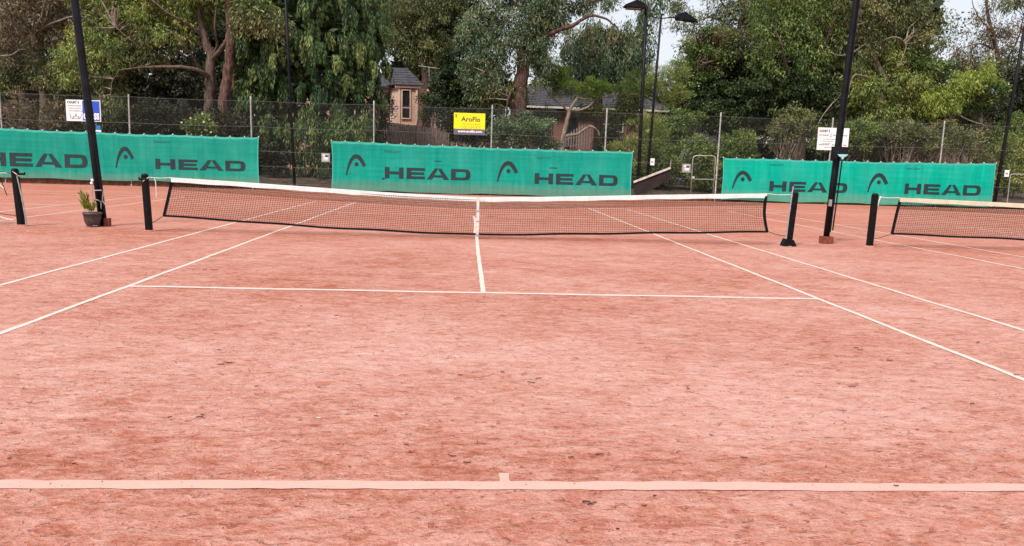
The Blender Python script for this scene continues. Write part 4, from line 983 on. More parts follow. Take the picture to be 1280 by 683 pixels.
# overhead cables
for i, (p0, p1) in enumerate((((470, 51), (575, 66)), ((470, 54.5), (575, 68.5)), ((470, 47), (575, 63.5)))):
    a = at(*p0, 44); b = at(*p1, 44); d = (b-a); m = MB(); m.tube([a-d*2.2+Vector((0, 0, 1.2)), a-d*0.8+Vector((0, 0, 0.15)), a, b, b+d*0.8+Vector((0, 0, 0.15)), b+d*2.2+Vector((0, 0, 1.2))], 0.016, 4)
    tag(m.build('overhead_cable', 'wire'), ('middle one of three thin grey overhead cables above the bay window roof', 'lowest of three thin grey overhead cables above the bay window roof', 'topmost of three thin grey overhead cables above the bay window roof')[i], 'cable', 'overhead cables')
# ------------------------------------------------------------------ trees and shrubs
def cypress(name, label, Y, axis_px, lobes, nspray, mat, bark):
    L = lobes_to_world(lobes, Y); b = at(axis_px, 200, Y); gz = bedz(b.x, b.y); t = thing(name, label, 'tree', (b.x, b.y, gz))
    top = max(l[0][2]+l[1][2]*0.5 for l in L)
    m = MB(); P, R = densify([Vector((b.x, b.y, gz-0.1)), Vector((b.x+0.1, b.y+0.1, gz+3)), Vector((b.x, b.y, gz+7)), Vector((b.x, b.y, top))], [0.38, 0.30, 0.2, 0.05], 4, 0.03); m.tube(P, R, 10, wob=0.1); kid(m, 'trunk', bark, t, True)
    w = np.array([l[2] for l in L], float); w /= w.sum(); idx = rng.choice(len(L), nspray, p=w)
    d = unit(rng.normal(size=(nspray, 3))*np.array([1, 1, 0.9])); r = 0.62+0.38*rng.random(nspray)**0.6
    O = np.array([L[i][0] for i in idx])+d*np.array([L[i][1] for i in idx])*r[:, None]
    O[:, 2] = np.maximum(O[:, 2], gz+1.0)
    ax = np.array([b.x, b.y, 0]); out = O-ax; out[:, 2] = 0; out = unit(out)
    NT, NL = 5, 46
    Ps, Ds, Ts = [], [], []
    for s in range(nspray):
        st = rng.normal()*0.15; spl = 0.75+0.65*rng.random()
        for k in range(NT):
            a = rng.normal()*0.6; ca, sa = math.cos(a), math.sin(a); o = out[s]; h = np.array([o[0]*ca-o[1]*sa, o[0]*sa+o[1]*ca, 0])
            reach = (0.08+0.34*rng.random())*spl; drop = (0.45+0.55*rng.random())*spl
            u = rng.random(NL)**0.85
            ax_ = O[s]+h[None]*reach*np.minimum(1, u*3.0)[:, None]**0.7+np.array([0, 0, 1.0])*(0.10*np.sin(np.minimum(1, u*3)*3.14)-drop*np.maximum(0, u-0.12)**1.1)[:, None]
            rad = 0.125*spl*np.minimum(1, 0.4+u*3)*(1-u)**0.6
            g_ = rng.normal(size=(NL, 3)); g_[:, 2] *= 0.4
            pts = ax_+unit(g_)*rad[:, None]
            dd = h[None]*0.18+np.array([0, 0, -1.0])+unit(g_)*0.28*(1-u)[:, None]+rng.normal(size=(NL, 3))*0.16
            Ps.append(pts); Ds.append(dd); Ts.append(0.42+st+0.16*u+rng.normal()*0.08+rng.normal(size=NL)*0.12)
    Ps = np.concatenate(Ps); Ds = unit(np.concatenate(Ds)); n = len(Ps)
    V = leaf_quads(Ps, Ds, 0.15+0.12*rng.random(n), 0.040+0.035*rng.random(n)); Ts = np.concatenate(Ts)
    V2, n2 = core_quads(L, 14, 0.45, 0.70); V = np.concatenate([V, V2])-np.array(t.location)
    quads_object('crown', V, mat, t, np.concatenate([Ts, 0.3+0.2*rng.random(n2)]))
    bm = MB()
    for s in rng.permutation(nspray)[:70]:
        e = Vector(O[s]); a = Vector((b.x, b.y, max(gz+0.5, e.z-0.3))); bm.tube([a, a.lerp(e, 0.5)+Vector((0, 0, 0.25)), e], [0.05, 0.035, 0.012], 4, cap=False)
    kid(bm, 'branches', 'twig', t)['kind'] = 'stuff'
    return t
cypress('weeping_conifer', 'big dark green conifer with drooping layered sprays beside the slim pole', 25.5, 395,
        [(395, 20, 85, 60), (432, 25, 42, 50), (345, 45, 52, 50), (460, 60, 22, 45), (398, 85, 76, 55), (445, 105, 30, 45), (335, 105, 45, 45), (390, 130, 70, 40), (318, 150, 30, 42, -0.8), (310, 70, 22, 35), (400, -50, 70, 55), (395, -120, 60, 70), (395, -210, 45, 70), (440, 160, 30, 25, 0.5), (345, 185, 38, 28, 0.2), (420, 180, 45, 25, 0.6)], 600, 'leaf_cypress', 'bark_brown')

# left: grey-limbed gum with thin brown foliage
tree('gum_tree', 'grey limbed gum with thin brownish foliage at the fence end beyond the court sign', 27.0, 55,
     ([(56, 160), (54, 118), (47, 72), (40, 42), (34, 8), (30, -40)], [0.24, 0.20, 0.17, 0.13, 0.10, 0.05]),
     [([(46, 66), (25, 42), (8, 18), (-15, 2)], 0.10, 0.05), ([(42, 45), (52, 20), (60, -10)], 0.09, 0.04), ([(46, 40), (70, 28), (98, 20), (125, 32)], 0.07, 0.025), ([(40, 38), (22, 20), (0, 8, -0.5)], 0.08, 0.03), ([(50, 78), (30, 62), (12, 70), (-8, 68)], 0.06, 0.025), ([(44, 36), (30, 15), (20, -15)], 0.07, 0.03)],
     [('leaf_brown', [(25, 25, 50, 35), (75, 45, 38, 40), (10, 70, 40, 30), (95, 10, 40, 25), (40, -35, 70, 35)], 260, 60, 'gum', 1.0), ('leaf_olive', [(20, 92, 38, 25), (70, 95, 35, 25)], 120, 70, 'gum', 1.0)], 'bark_grey', 70, 'dry_twig', core=0, fwd=1.5)
# yellow-green gum
tree('gum_tree', 'yellow green gum with a long low limb reaching out over the fence', 25.0, 263,
     ([(263, 168), (262, 128), (263, 98), (264, 72), (256, 48), (250, 18), (252, -30)], [0.30, 0.26, 0.25, 0.22, 0.17, 0.12, 0.06]),
     [([(262, 100), (252, 90), (226, 84), (196, 84), (165, 86, -0.6), (148, 88, -0.8)], 0.13, 0.03), ([(203, 83), (186, 66), (166, 53), (145, 35)], 0.08, 0.03), ([(252, 90), (240, 70), (228, 55), (212, 38)], 0.07, 0.03), ([(264, 76), (276, 62), (284, 50), (286, 30)], 0.15, 0.10), ([(150, 86, -0.7), (140, 105, -0.9), (138, 130, -1.0)], 0.03, 0.012), ([(264, 72), (272, 55), (268, 35), (270, 5)], 0.08, 0.04), ([(257, 50), (235, 30), (215, 20), (190, 0)], 0.09, 0.03)],
     [('leaf_yellow', [(118, 62, 42, 32, -0.6), (97, 88, 24, 20, -0.8), (150, 25, 48, 28), (205, 36, 40, 28), (240, 14, 36, 20, 0.9), (195, 12, 40, 22), (150, -20, 70, 28), (250, -25, 60, 28)], 520, 62, 'gum', 1.0),
      ('leaf_olive', [(128, 100, 30, 24), (150, 62, 32, 25), (185, 55, 28, 28), (130, 128, 24, 16)], 170, 60, 'gum', 1.0)], 'bark_tan', 110, 'dry_twig', fwd=1.0)
tree('brown_gum', 'dark brown trunked gum between the yellow green gum and the conifer', 24.0, 282,
     ([(277, 165), (281, 120), (287, 80), (290, 45), (285, 0), (282, -45)], [0.30, 0.26, 0.24, 0.23, 0.2, 0.1]),
     [([(289, 55), (300, 30), (318, 5)], 0.12, 0.05), ([(287, 90), (292, 105), (285, 120)], 0.10, 0.05)],
     [('leaf_mid', [(295, -25, 60, 28), (325, 8, 30, 20), (255, -15, 40, 20, 1)], 170, 55, 'gum', 1.0), ('leaf_olive', [(340, 30, 25, 20, -1.5), (318, 20, 30, 20, -1)], 50, 50, 'gum', 1.0)], 'bark_red', 40)
# background trees left, dark
tree('evergreen_tree', 'dark olive evergreen behind the long low limb of the gum', 34.0, 200,
     ([(205, 150), (200, 90), (198, 30)], [0.3, 0.25, 0.12]), [([(200, 90), (170, 60), (150, 30)], 0.1, 0.04), ([(199, 60), (230, 40), (245, 10)], 0.1, 0.04)],
     [('leaf_forest', [(200, 100, 75, 28), (160, 125, 60, 24), (240, 120, 40, 25), (190, 40, 80, 50), (130, 60, 50, 50)], 420, 70, 'broad', 1.35)], 'bark_brown', 40)
tree('dense_evergreen', 'brown tinged evergreen behind the grey limbed gum', 36.0, 60,
     ([(30, 150), (35, 90), (40, 30)], [0.3, 0.25, 0.12]), [([(34, 90), (70, 60), (90, 30)], 0.1, 0.04)],
     [('leaf_forest', [(20, 85, 60, 35), (80, 100, 50, 30), (110, 40, 50, 50)], 260, 70, 'broad', 1.35), ('leaf_brown', [(15, 25, 60, 40), (60, -10, 60, 40)], 200, 55, 'broad', 1.1)], 'bark_brown', 40)
# middle background
tree('tall_gum', 'tall dark olive gum above the bay window roof', 42.0, 520,
     ([(532, 135), (530, 85), (522, 40), (515, -10)], [0.3, 0.25, 0.2, 0.12]), [([(523, 45), (545, 20), (565, -5)], 0.1, 0.05), ([(524, 60), (505, 40), (495, 10)], 0.1, 0.05)],
     [('leaf_olive', [(520, 10, 45, 30), (555, 20, 35, 35), (500, 50, 22, 30), (560, -10, 40, 25), (530, 60, 35, 25)], 430, 62, 'gum', 1.35), ('leaf_forest', [(530, 45, 50, 40, 2), (590, 30, 40, 40, 2)], 220, 60, 'broad', 1.5)], 'bark_brown', 60)
tree('young_pine', 'small bright green pine tuft above the overhead cables', 45.0, 508,
     ([(510, 150), (509, 90), (508, 20)], [0.10, 0.07, 0.03]), [], [('leaf_bright', [(508, 26, 11, 13), (507, 42, 12, 10), (505, 60, 14, 14)], 60, 60, 'fine', 0.9)], 'bark_brown', 12, tall=False)
tree('holly_oak', 'dense near black green tree right of the bay window', 31.0, 570,
     ([(572, 165), (571, 130), (570, 80)], [0.18, 0.15, 0.06]), [], [('leaf_dark', [(567, 82, 24, 22), (572, 108, 28, 26), (560, 128, 22, 16), (585, 130, 20, 20)], 330, 75, 'broad', 0.85)], 'bark_brown', 15)
# main gum in the middle
tree('red_gum', 'thick red brown trunked gum with grey green foliage right of the yellow sign', 27.0, 650,
     ([(648, 150), (649, 120), (653, 92), (660, 60), (668, 25), (672, -10), (676, -50)], [0.46, 0.42, 0.36, 0.29, 0.24, 0.18, 0.1]),
     [([(655, 85), (646, 60), (632, 52), (624, 58)], 0.14, 0.05), ([(662, 55), (690, 42), (716, 32), (732, 22), (744, 20), (758, 24), (768, 32)], 0.13, 0.04), ([(728, 26), (734, 10), (745, 0), (775, -4)], 0.07, 0.03), ([(768, 30), (774, 42), (768, 55)], 0.05, 0.02), ([(668, 25), (645, 5), (625, -15)], 0.1, 0.04), ([(736, 32), (742, 50), (744, 66)], 0.025, 0.012), ([(766, 34), (762, 50), (757, 64)], 0.022, 0.010), ([(632, 54), (615, 66), (606, 90)], 0.05, 0.02), ([(652, 96), (640, 112), (634, 130), (633, 150)], 0.08, 0.03)],
     [('leaf_grey', [(632, 22, 42, 30), (660, 50, 26, 30), (690, 12, 42, 20), (625, 55, 30, 24), (600, 72, 28, 30), (610, 100, 28, 22), (676, 75, 18, 30), (740, 2, 40, 14), (650, -25, 70, 28), (590, 40, 22, 24)], 640, 60, 'gum', 1.05),
      ('leaf_olive', [(614, 118, 34, 18), (690, 35, 25, 18), (655, 118, 20, 14)], 90, 50, 'gum', 0.95)], 'bark_red', 150, 'dry_twig', fwd=1.0)
tree('drooping_gum', 'rounded grey green gum behind the close lamp floodlight pole', 35.0, 745,
     ([(748, 150), (746, 110), (742, 70), (745, 35)], [0.3, 0.26, 0.2, 0.1]), [([(744, 80), (770, 60), (790, 45)], 0.1, 0.04), ([(744, 90), (715, 70), (705, 50)], 0.1, 0.04), ([(790, 45), (810, 20), (822, 5)], 0.06, 0.03)],
     [('leaf_grey', [(745, 75, 48, 35), (722, 92, 35, 28), (775, 85, 35, 35), (805, 40, 14, 42), (822, 12, 14, 22), (795, 75, 22, 40)], 420, 60, 'hang', 1.15), ('leaf_olive', [(745, 45, 36, 22), (770, 55, 32, 26), (790, 100, 25, 20), (730, 60, 30, 20)], 230, 60, 'hang', 1.1)], 'bark_brown', 80, 'dry_twig', tall=False)
tree('paperbark_tree', 'twisted pale trunked paperbark with bright green tufts before the brick house', 28.0, 703,
     ([(703, 192), (704, 172), (709, 150), (713, 136), (722, 122)], [0.15, 0.13, 0.12, 0.10, 0.06]),
     [([(711, 140), (700, 130), (688, 120), (680, 108)], 0.07, 0.03), ([(713, 137), (726, 138), (740, 130), (746, 118)], 0.07, 0.03), ([(705, 170), (722, 168), (738, 158), (748, 166), (750, 176)], 0.09, 0.03), ([(722, 122), (740, 125), (770, 118), (800, 118), (830, 112)], 0.06, 0.025), ([(800, 118), (825, 130), (850, 128)], 0.04, 0.02)],
     [('leaf_bright', [(688, 92, 16, 14), (702, 98, 14, 12), (742, 107, 26, 8), (675, 86, 8, 8)], 120, 85, 'fine', 0.8), ('leaf_mid', [(765, 112, 28, 12), (800, 104, 25, 18), (742, 118, 24, 8), (700, 112, 22, 10)], 120, 75, 'fine', 0.85), ('leaf_yellow', [(832, 96, 26, 18), (848, 88, 14, 10), (820, 112, 30, 14), (842, 122, 24, 10)], 150, 85, 'fine', 0.85)], 'bark_pale', 50, 'dry_twig')
# right side
tree('ivy_clad_tree', 'dense dark tree with brownish top right of the floodlight poles', 33.0, 905,
     ([(905, 200), (905, 120), (905, 40)], [0.35, 0.3, 0.15]), [([(905, 90), (880, 65), (870, 45)], 0.1, 0.05), ([(930, 60), (905, 72), (880, 80)], 0.04, 0.08)],
     [('leaf_mid', [(890, 70, 42, 28), (870, 95, 24, 30), (900, 45, 30, 15)], 260, 62, 'broad', 1.1), ('leaf_brown', [(900, 65, 50, 30)], 130, 50, 'gum', 1.1), ('leaf_dark', [(905, 120, 55, 38), (930, 80, 40, 40)], 380, 70, 'broad', 1.15)], 'bark_brown', 40, fwd=1.6)
tree('open_gum', 'open crowned gum whose dark twigs show against the white sky', 38.0, 930,
     ([(935, 150), (930, 80), (925, 45), (930, 10), (935, -30)], [0.28, 0.24, 0.2, 0.15, 0.08]),
     [([(926, 48), (905, 28), (885, 22), (868, 30)], 0.09, 0.025), ([(927, 30), (912, 15), (900, 0), (890, -15)], 0.08, 0.03), ([(926, 44), (945, 25), (962, 5)], 0.1, 0.04), ([(905, 28), (898, 40), (885, 42)], 0.04, 0.02)],
     [('leaf_olive', [(885, 35, 26, 14), (900, 12, 30, 14), (925, 25, 28, 22), (945, 0, 35, 20), (915, -20, 45, 18), (868, 22, 10, 10), (845, 8, 14, 12), (850, 30, 10, 10)], 380, 36, 'gum', 1.15)], 'bark_brown', 90, core=0, tall=False)
tree('bushy_tree', 'bushy mid green tree left of the squeegee pole', 29.0, 985,
     ([(1000, 190), (1005, 140), (1010, 80), (1020, 20), (1025, -20)], [0.30, 0.26, 0.2, 0.16, 0.1]),
     [([(1006, 130), (985, 90), (975, 50)], 0.1, 0.04), ([(1008, 100), (1030, 60), (1045, 20)], 0.1, 0.05)],
     [('leaf_mid', [(975, 40, 35, 35), (965, 75, 30, 30), (1010, 25, 40, 35), (990, 0, 50, 30), (1000, 75, 40, 35), (1030, 60, 30, 40)], 560, 60, 'gum', 1.1), ('leaf_dark', [(970, 115, 45, 35), (1010, 120, 40, 35), (985, 80, 45, 40, 1.0)], 330, 65, 'broad', 1.1)], 'bark_brown', 60, fwd=1.6)
tree('stringy_gum', 'sprawling gum with bare looping grey branches right of the squeegee pole', 28.0, 1100,
     ([(1085, 195), (1090, 150), (1107, 104), (1100, 88), (1092, 68), (1080, 40), (1075, 0), (1072, -30)], [0.26, 0.24, 0.2, 0.17, 0.14, 0.11, 0.08, 0.05]),
     [([(1107, 103), (1085, 97), (1068, 94), (1062, 108), (1055, 125), (1045, 135)], 0.07, 0.02), ([(1094, 70), (1104, 52), (1120, 47), (1132, 55), (1128, 72), (1122, 86)], 0.06, 0.015), ([(1085, 52), (1068, 65), (1050, 70), (1035, 65)], 0.05, 0.02), ([(1078, 20), (1090, 0), (1110, -20)], 0.07, 0.03), ([(1083, 45), (1078, 30), (1062, 38)], 0.04, 0.015), ([(1060, 110), (1040, 130), (1025, 150), (1020, 165)], 0.04, 0.02)],
     [('leaf_olive', [(1095, 25, 50, 30), (1140, 25, 45, 25), (1150, 55, 40, 28), (1070, 60, 30, 40), (1120, -15, 60, 25), (1060, 5, 30, 25)], 430, 55, 'gum', 1.05), ('leaf_yellow', [(1115, 65, 25, 20), (1125, 110, 45, 28), (1085, 115, 35, 28), (1075, 95, 22, 20), (1110, 140, 36, 15)], 330, 60, 'gum', 1.0), ('leaf_mid', [(1150, 85, 40, 25), (1100, 90, 40, 25, 1), (1145, 125, 35, 25, 1), (1060, 130, 30, 25, 0.6)], 270, 60, 'broad', 1.0)], 'bark_grey', 60, 'dry_twig', fwd=1.8)
tree('lime_leaved_tree', 'small lime yellow leaved tree over the red roofed house', 27.0, 1190,
     ([(1180, 195), (1186, 160), (1192, 125), (1205, 100)], [0.12, 0.10, 0.08, 0.03]), [([(1190, 140), (1210, 150), (1232, 158), (1242, 172)], 0.05, 0.015), ([(1192, 125), (1215, 105), (1232, 90)], 0.05, 0.02)],
     [('leaf_lime', [(1220, 95, 22, 12), (1200, 112, 28, 14), (1175, 130, 30, 14), (1232, 85, 10, 8)], 120, 60, 'gum', 1.0), ('leaf_mid', [(1195, 120, 40, 22, 1), (1230, 120, 28, 25, 1)], 140, 60, 'broad', 1.0)], 'bark_grey', 40)
tree('thin_crowned_gum', 'thin brownish gum with wispy twigs against the sky at the far court corner', 36.0, 1245,
     ([(1262, 180), (1255, 110), (1245, 60), (1235, 20), (1232, -20)], [0.26, 0.2, 0.15, 0.1, 0.05]),
     [([(1247, 65), (1225, 55), (1205, 60)], 0.07, 0.02), ([(1250, 85), (1270, 55), (1280, 20)], 0.08, 0.03), ([(1240, 40), (1222, 20), (1215, 0)], 0.06, 0.02), ([(1252, 100), (1225, 88), (1200, 85)], 0.06, 0.02)],
     [('leaf_brown', [(1215, 70, 28, 18), (1240, 50, 30, 22), (1268, 45, 22, 28), (1200, 82, 25, 14), (1225, 30, 24, 16)], 170, 40, 'gum', 1.1), ('leaf_olive', [(1240, 92, 45, 22), (1270, 85, 22, 30), (1205, 100, 28, 14), (1260, 5, 30, 12)], 200, 50, 'gum', 1.15)], 'bark_brown', 120, core=0)
tree('side_evergreen', 'dark evergreen filling behind the pole past the last banner', 31.0, 1270,
     ([(1285, 200), (1285, 150), (1285, 90)], [0.25, 0.2, 0.08]), [], [('leaf_forest', [(1275, 135, 28, 32), (1285, 100, 30, 30), (1240, 140, 18, 16)], 170, 60, 'broad', 1.15)], 'bark_brown', 20)

# shrubs close behind the fence
G = 'shrubs behind the wire fence'
shrub('dry_shrub', 'dry brown twiggy shrub behind the fence left of the court sign', 22.4, [(30, 140, 45, 24), (70, 148, 30, 16)], 'leaf_brown', 90, 40, 'shrub', 1.2, stems=70, stem_mat='dry_twig')
shrub('weeping_shrub', 'pale olive weeping shrub right of the court sign', 22.6, [(135, 140, 22, 18), (118, 150, 18, 14)], 'leaf_olive', 90, 45, 'hang', 0.8)
shrub('dark_shrub', 'dark leafy shrub behind the first banner post', 23.0, [(190, 150, 40, 22), (160, 160, 30, 15)], 'leaf_forest', 170, 60)
def flowers(t, C):
    P = C[rng.permutation(len(C))[:26]]+rng.normal(size=(26, 3))*0.12+np.array([0, -0.2, 0.05]); m = MB()
    for p in P:
        for k in range(5):
            a = k*1.257; q = Vector(p)-t.location; m.v += [tuple(q), tuple(q+Vector((0.05*math.cos(a), -0.02, 0.05*math.sin(a)))), tuple(q+Vector((0.05*math.cos(a+1.0), -0.02, 0.05*math.sin(a+1.0))))]; n = len(m.v); m.f.append((n-3, n-2, n-1))
    o = m.build('flowers', 'petal'); o.parent = t; o['kind'] = 'stuff'
shrub('flowering_shrub', 'shrub dotted with pale cream flowers before the gum trunk', 22.0, [(250, 158, 16, 12), (262, 164, 10, 8)], 'leaf_mid', 60, 50, extra=flowers)
shrub('dark_shrub', 'dark shrub spreading beneath the two gum trunks', 23.6, [(225, 150, 35, 22), (280, 155, 28, 20)], 'leaf_forest', 150, 60)
shrub('trailing_shrub', 'dull green trailing shrub under the conifer by the slim pole', 23.2, [(385, 165, 40, 24), (435, 160, 30, 22), (400, 200, 40, 18)], 'leaf_cypress', 170, 55, 'hang', 0.8)
shrub('low_shrub', 'low dark shrub at the gap left of the slim pole', 23.0, [(345, 200, 20, 16), (325, 185, 18, 20)], 'leaf_forest', 90, 60)
shrub('twining_shrub', 'tangled shrub climbing before the brick wall of the bay window house', 27.5, [(478, 135, 12, 20), (470, 155, 16, 14)], 'leaf_dark', 70, 50)
shrub('silver_shrub', 'silvery blue green shrub left of the near black green tree', 30.5, [(546, 108, 9, 14), (545, 128, 10, 12)], 'leaf_grey', 50, 60)
shrub('rose_shrub', 'thin dark green shrub against the bay window house corner', 30.8, [(530, 122, 7, 16), (533, 140, 8, 12)], 'leaf_mid', 34, 45)
shrub('grey_shrub', 'wide grey green shrub right of the yellow sign below the red brown trunk', 23.2, [(668, 162, 26, 20), (635, 165, 28, 18), (682, 180, 18, 8)], 'leaf_grey', 190, 55)
shrub('dark_shrub', 'dark leafy shrub behind the yellow sign', 24.4, [(590, 160, 40, 22), (560, 150, 20, 16), (625, 150, 28, 18)], 'leaf_forest', 210, 60)
shrub('dark_shrub', 'dark shrub at the foot of the picket balustrade', 26.0, [(760, 180, 18, 10), (764, 170, 12, 12)], 'leaf_forest', 70, 55)
shrub('grass_shrub', 'feathery yellow green shrub between the two floodlight poles', 23.5, [(805, 165, 22, 26), (790, 185, 25, 16), (822, 170, 18, 20)], 'leaf_yellow', 110, 60, 'fine', 0.9)
shrub('round_shrub', 'rounded bright mid green shrub left of the grey shed', 26.0, [(845, 155, 26, 20), (838, 178, 24, 16), (868, 148, 14, 10)], 'leaf_mid', 230, 60)
shrub('hedge_shrub', 'mid green hedge shrub behind the brown drag mat', 22.6, [(830, 205, 32, 24), (800, 215, 25, 18)], 'leaf_mid', 230, 55)
shrub('hedge_shrub', 'dark hedge shrub seen through the pipe gate', 22.4, [(880, 210, 28, 30), (872, 185, 25, 14)], 'leaf_mid', 200, 55)
shrub('hedge_shrub', 'hedge shrub just right of the pipe gate', 22.5, [(925, 185, 30, 22), (915, 210, 25, 22)], 'leaf_mid', 210, 55)
shrub('ivy_shrub', 'deep green ivy mass behind the shed roof', 30.0, [(905, 150, 45, 22), (880, 140, 35, 14)], 'leaf_dark', 220, 60, 'broad', 0.85)
shrub('twiggy_shrub', 'brown twiggy shrub left of the white rule board', 23.6, [(985, 168, 38, 22), (1000, 145, 22, 16)], 'leaf_olive', 120, 45, stems=90, stem_mat='dry_twig')
shrub('leafy_shrub', 'leafy olive shrub behind the white rule board', 23.4, [(1040, 175, 32, 22), (1075, 170, 26, 22)], 'leaf_mid', 190, 55)
shrub('brown_shrub', 'brownish shrub under the looping grey branches', 23.8, [(1120, 168, 38, 18), (1150, 172, 25, 16)], 'leaf_olive', 170, 50, stems=40, stem_mat='dry_twig')
shrub('bare_shrub', 'half bare shrub of arching grey stems before the red roofed house', 23.0, [(1205, 178, 34, 18), (1225, 195, 20, 14)], 'leaf_olive', 70, 40, stems=90, stem_mat='dry_twig')
shrub('edge_shrub', 'yellow green shrub behind the narrow pipe gate', 22.8, [(1262, 220, 26, 26), (1270, 185, 24, 16)], 'leaf_yellow', 180, 50)
shrub('screening_shrub', 'olive shrub screening the left half of the red roofed house', 29.0, [(1205, 152, 22, 14), (1195, 172, 26, 14), (1225, 170, 18, 14)], 'leaf_olive', 130, 50, 'gum', 0.9)
shrub('screening_shrub', 'dull green shrub screening the right half of the red roofed house', 28.0, [(1258, 172, 22, 18), (1268, 152, 14, 12), (1240, 185, 16, 12)], 'leaf_mid', 120, 50, 'gum', 0.9)
shrub('screening_shrub', 'feathery olive shrub under the brick house eaves between gum and poles', 30.0, [(770, 140, 18, 12), (790, 130, 20, 12), (735, 140, 14, 10), (800, 150, 16, 14)], 'leaf_olive', 110, 55, 'gum', 0.9)
shrub('screening_shrub', 'grey green shrub against the brick wall left of the picket balustrade', 29.5, [(686, 145, 12, 12), (678, 150, 12, 14)], 'leaf_grey', 45, 50, 'gum', 0.8)
shrub('tangled_shrub', 'tangled olive undergrowth before the red brick wall past the looping branches', 25.5, [(1165, 180, 24, 16), (1180, 160, 16, 14), (1145, 185, 18, 14)], 'leaf_olive', 110, 50, 'shrub', 1.1, stems=50, stem_mat='dry_twig')
shrub('tangled_shrub', 'mixed green and brown undergrowth filling the gap behind the squeegee pole', 24.8, [(1090, 190, 26, 14), (1110, 180, 20, 14), (1060, 190, 22, 12)], 'leaf_brown', 110, 45, 'shrub', 1.1, stems=50, stem_mat='dry_twig')
# far-off wood behind everything: a mass that cannot be counted
t = None
Lf = [(-40, 130, 130, 70), (120, 120, 120, 60), (260, 110, 110, 60), (400, 110, 120, 90), (530, 100, 70, 55), (600, 110, 60, 50), (690, 120, 60, 26), (760, 128, 60, 22), (850, 145, 50, 22), (930, 120, 60, 50), (1030, 95, 80, 65), (1130, 100, 70, 50), (1210, 135, 60, 26), (1300, 130, 60, 40)]
Lf += [(x, 25, 85, 55) for x in (-60, 40, 140, 250, 360, 450, 540, 985, 1060, 1120)]+[(x, -60, 90, 50) for x in (-60, 80, 220, 360, 500, 1010, 1110)]
Lf += [(x, 140+0.02*(x-900), 75, 40, -6.0) for x in range(860, 1360, 45)]
Lf += [(x, 176+0.029*(x-300), 90, 26, -4.0) for x in range(-60, 1400, 70)]
o, C = foliage(None, 'distant_woodland', 'leaf_forest', Lf, 58.0, 4600, 44, 'broad', 3.0, zmin=0.6, core=26.0, core_size=0.55)
tag(o, 'dark far-off woodland closing the view behind the trees', 'woodland', kind='stuff')

# ------------------------------------------------------------------ litter on the clay
def litter(px, py, L, ang, mat, curl, grp, lab, name):
    p = onground(px, py, 0.0); m = MB(); n = 6; L *= 0.42
    for i in range(n+1):
        u = i/n; w = 0.16*L*math.sin(math.pi*(0.08+0.86*u))**0.8; x = (u-0.5)*L; y = curl*L*(0.25-(u-0.5)**2)*1.6; z = 0.005+0.12*L*abs(u-0.5)**1.5+0.01*L
        m.v += [(x, y-w/2, z+0.004), (x, y, z), (x, y+w/2, z+0.006)]
    for i in range(n):
        for k in range(2): a = i*3+k; m.f.append((a, a+3, a+4, a+1))
    o = m.build(name, mat); o.location = p; o.rotation_euler = (0, 0, ang); tag(o, lab, 'leaf', grp); return o
DK = ('fallen leaves on the clay', 'small curled dark brown fallen leaf lying on the clay', 'fallen_leaf'); PL = ('pale litter on the clay', 'small pale curled bark strip lying on the clay', 'bark_strip')
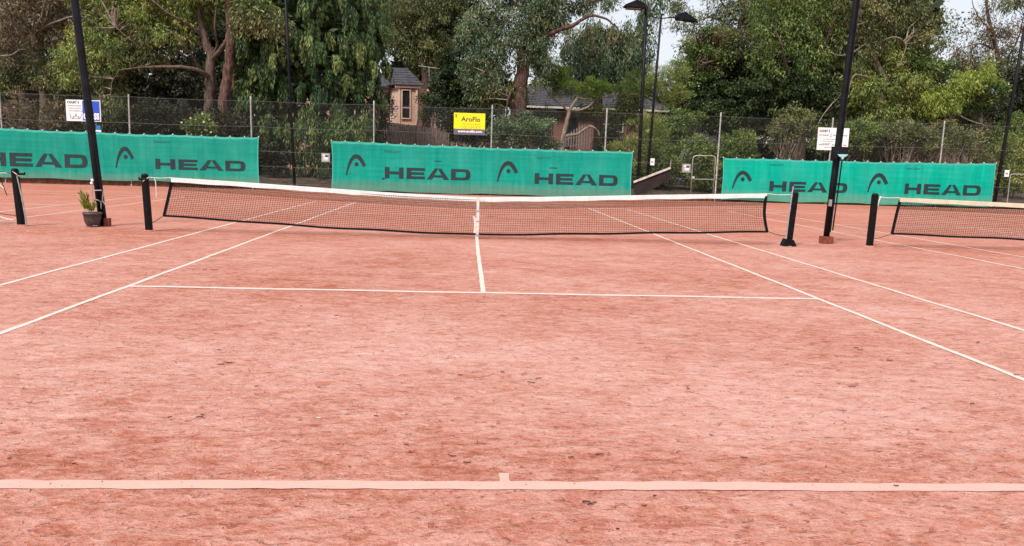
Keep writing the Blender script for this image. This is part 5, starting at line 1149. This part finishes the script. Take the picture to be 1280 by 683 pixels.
for px, py, L in ((256, 337.5, .16), (268, 338, .22), (285, 455, .16), (276, 457, .12), (274, 439, .10), (250, 524, .11), (253, 520, .08), (565, 571, .12), (584, 580, .10), (508, 558, .07), (740, 632, .13), (733, 630, .09), (749, 570, .11), (930, 574, .10), (1075, 438, .15), (1070, 436, .12), (1065, 485, .14), (1216, 507, .10), (673, 475, .12), (664, 480, .14), (818, 622, .04), (805, 634, .06), (575, 470, .08), (628, 467, .08), (93, 582, .05), (391, 335, .10), (420, 395, .10), (1112, 452, .14), (1222, 429, .18), (713, 573, .07), (1120, 609, .06), (772, 663, .04), (860, 487, .06), (470, 522, .07), (12, 575, .05), (1270, 470, .1)):
    litter(px, py, L, random.uniform(-0.6, 0.6), 'dead_leaf', random.uniform(-1, 1), *DK)
for px, py, L in ((336, 501, .10), (397, 525, .09), (44, 632, .06), (509, 620, .07), (1010, 544, .05), (888, 518, .10), (487, 507, .07), (248, 413, .06), (150, 638, .03), (935, 446, .12), (890, 440, .10)):
    litter(px, py, L, random.uniform(0, 3.1), 'pale_litter', random.uniform(0.5, 1.3), *PL)
for i in range(18):
    px = random.uniform(20, 1260); py = random.uniform(300, 600)
    litter(px, py, random.uniform(0.03, 0.07), random.uniform(0, 3.1), 'dead_leaf', random.uniform(-1, 1), *DK)

# loose clay crumbs on the near court
n = 9000
yy_ = -13.6+9.5*rng.random(n)**1.4; xx_ = CAM[0]+(rng.random(n)-0.5)*(yy_-CAM[1])*1.55+0.06*(yy_-CAM[1])
sz_ = 0.0022+0.006*rng.random(n)**3
tet = np.array([[-1, -0.6, 0], [1, -0.5, 0], [0.1, 1, 0], [0.05, 0, 1.1]])
ang = rng.random(n)*6.28; ca, sa = np.cos(ang), np.sin(ang)
V = np.zeros((n, 4, 3)); tv = tet[None]*(0.7+0.6*rng.random((n, 4, 3)))
V[:, :, 0] = (tv[:, :, 0]*ca[:, None]-tv[:, :, 1]*sa[:, None])*sz_[:, None]+xx_[:, None]; V[:, :, 1] = (tv[:, :, 0]*sa[:, None]+tv[:, :, 1]*ca[:, None])*sz_[:, None]+yy_[:, None]; V[:, :, 2] = tv[:, :, 2]*sz_[:, None]+0.001
F = (np.array([[0, 1, 3], [1, 2, 3], [2, 0, 3]])[None]+4*np.arange(n)[:, None, None]).reshape(-1, 3)
me = bpy.data.meshes.new('clay_crumbs'); me.from_pydata(V.reshape(-1, 3).tolist(), [], F.tolist()); me.update(); me.materials.append(MATS['crumb'])
o = bpy.data.objects.new('clay_crumbs', me); COL.objects.link(o); tag(o, 'loose reddish clay crumbs strewn over the near half of the court', 'crumbs', kind='stuff')
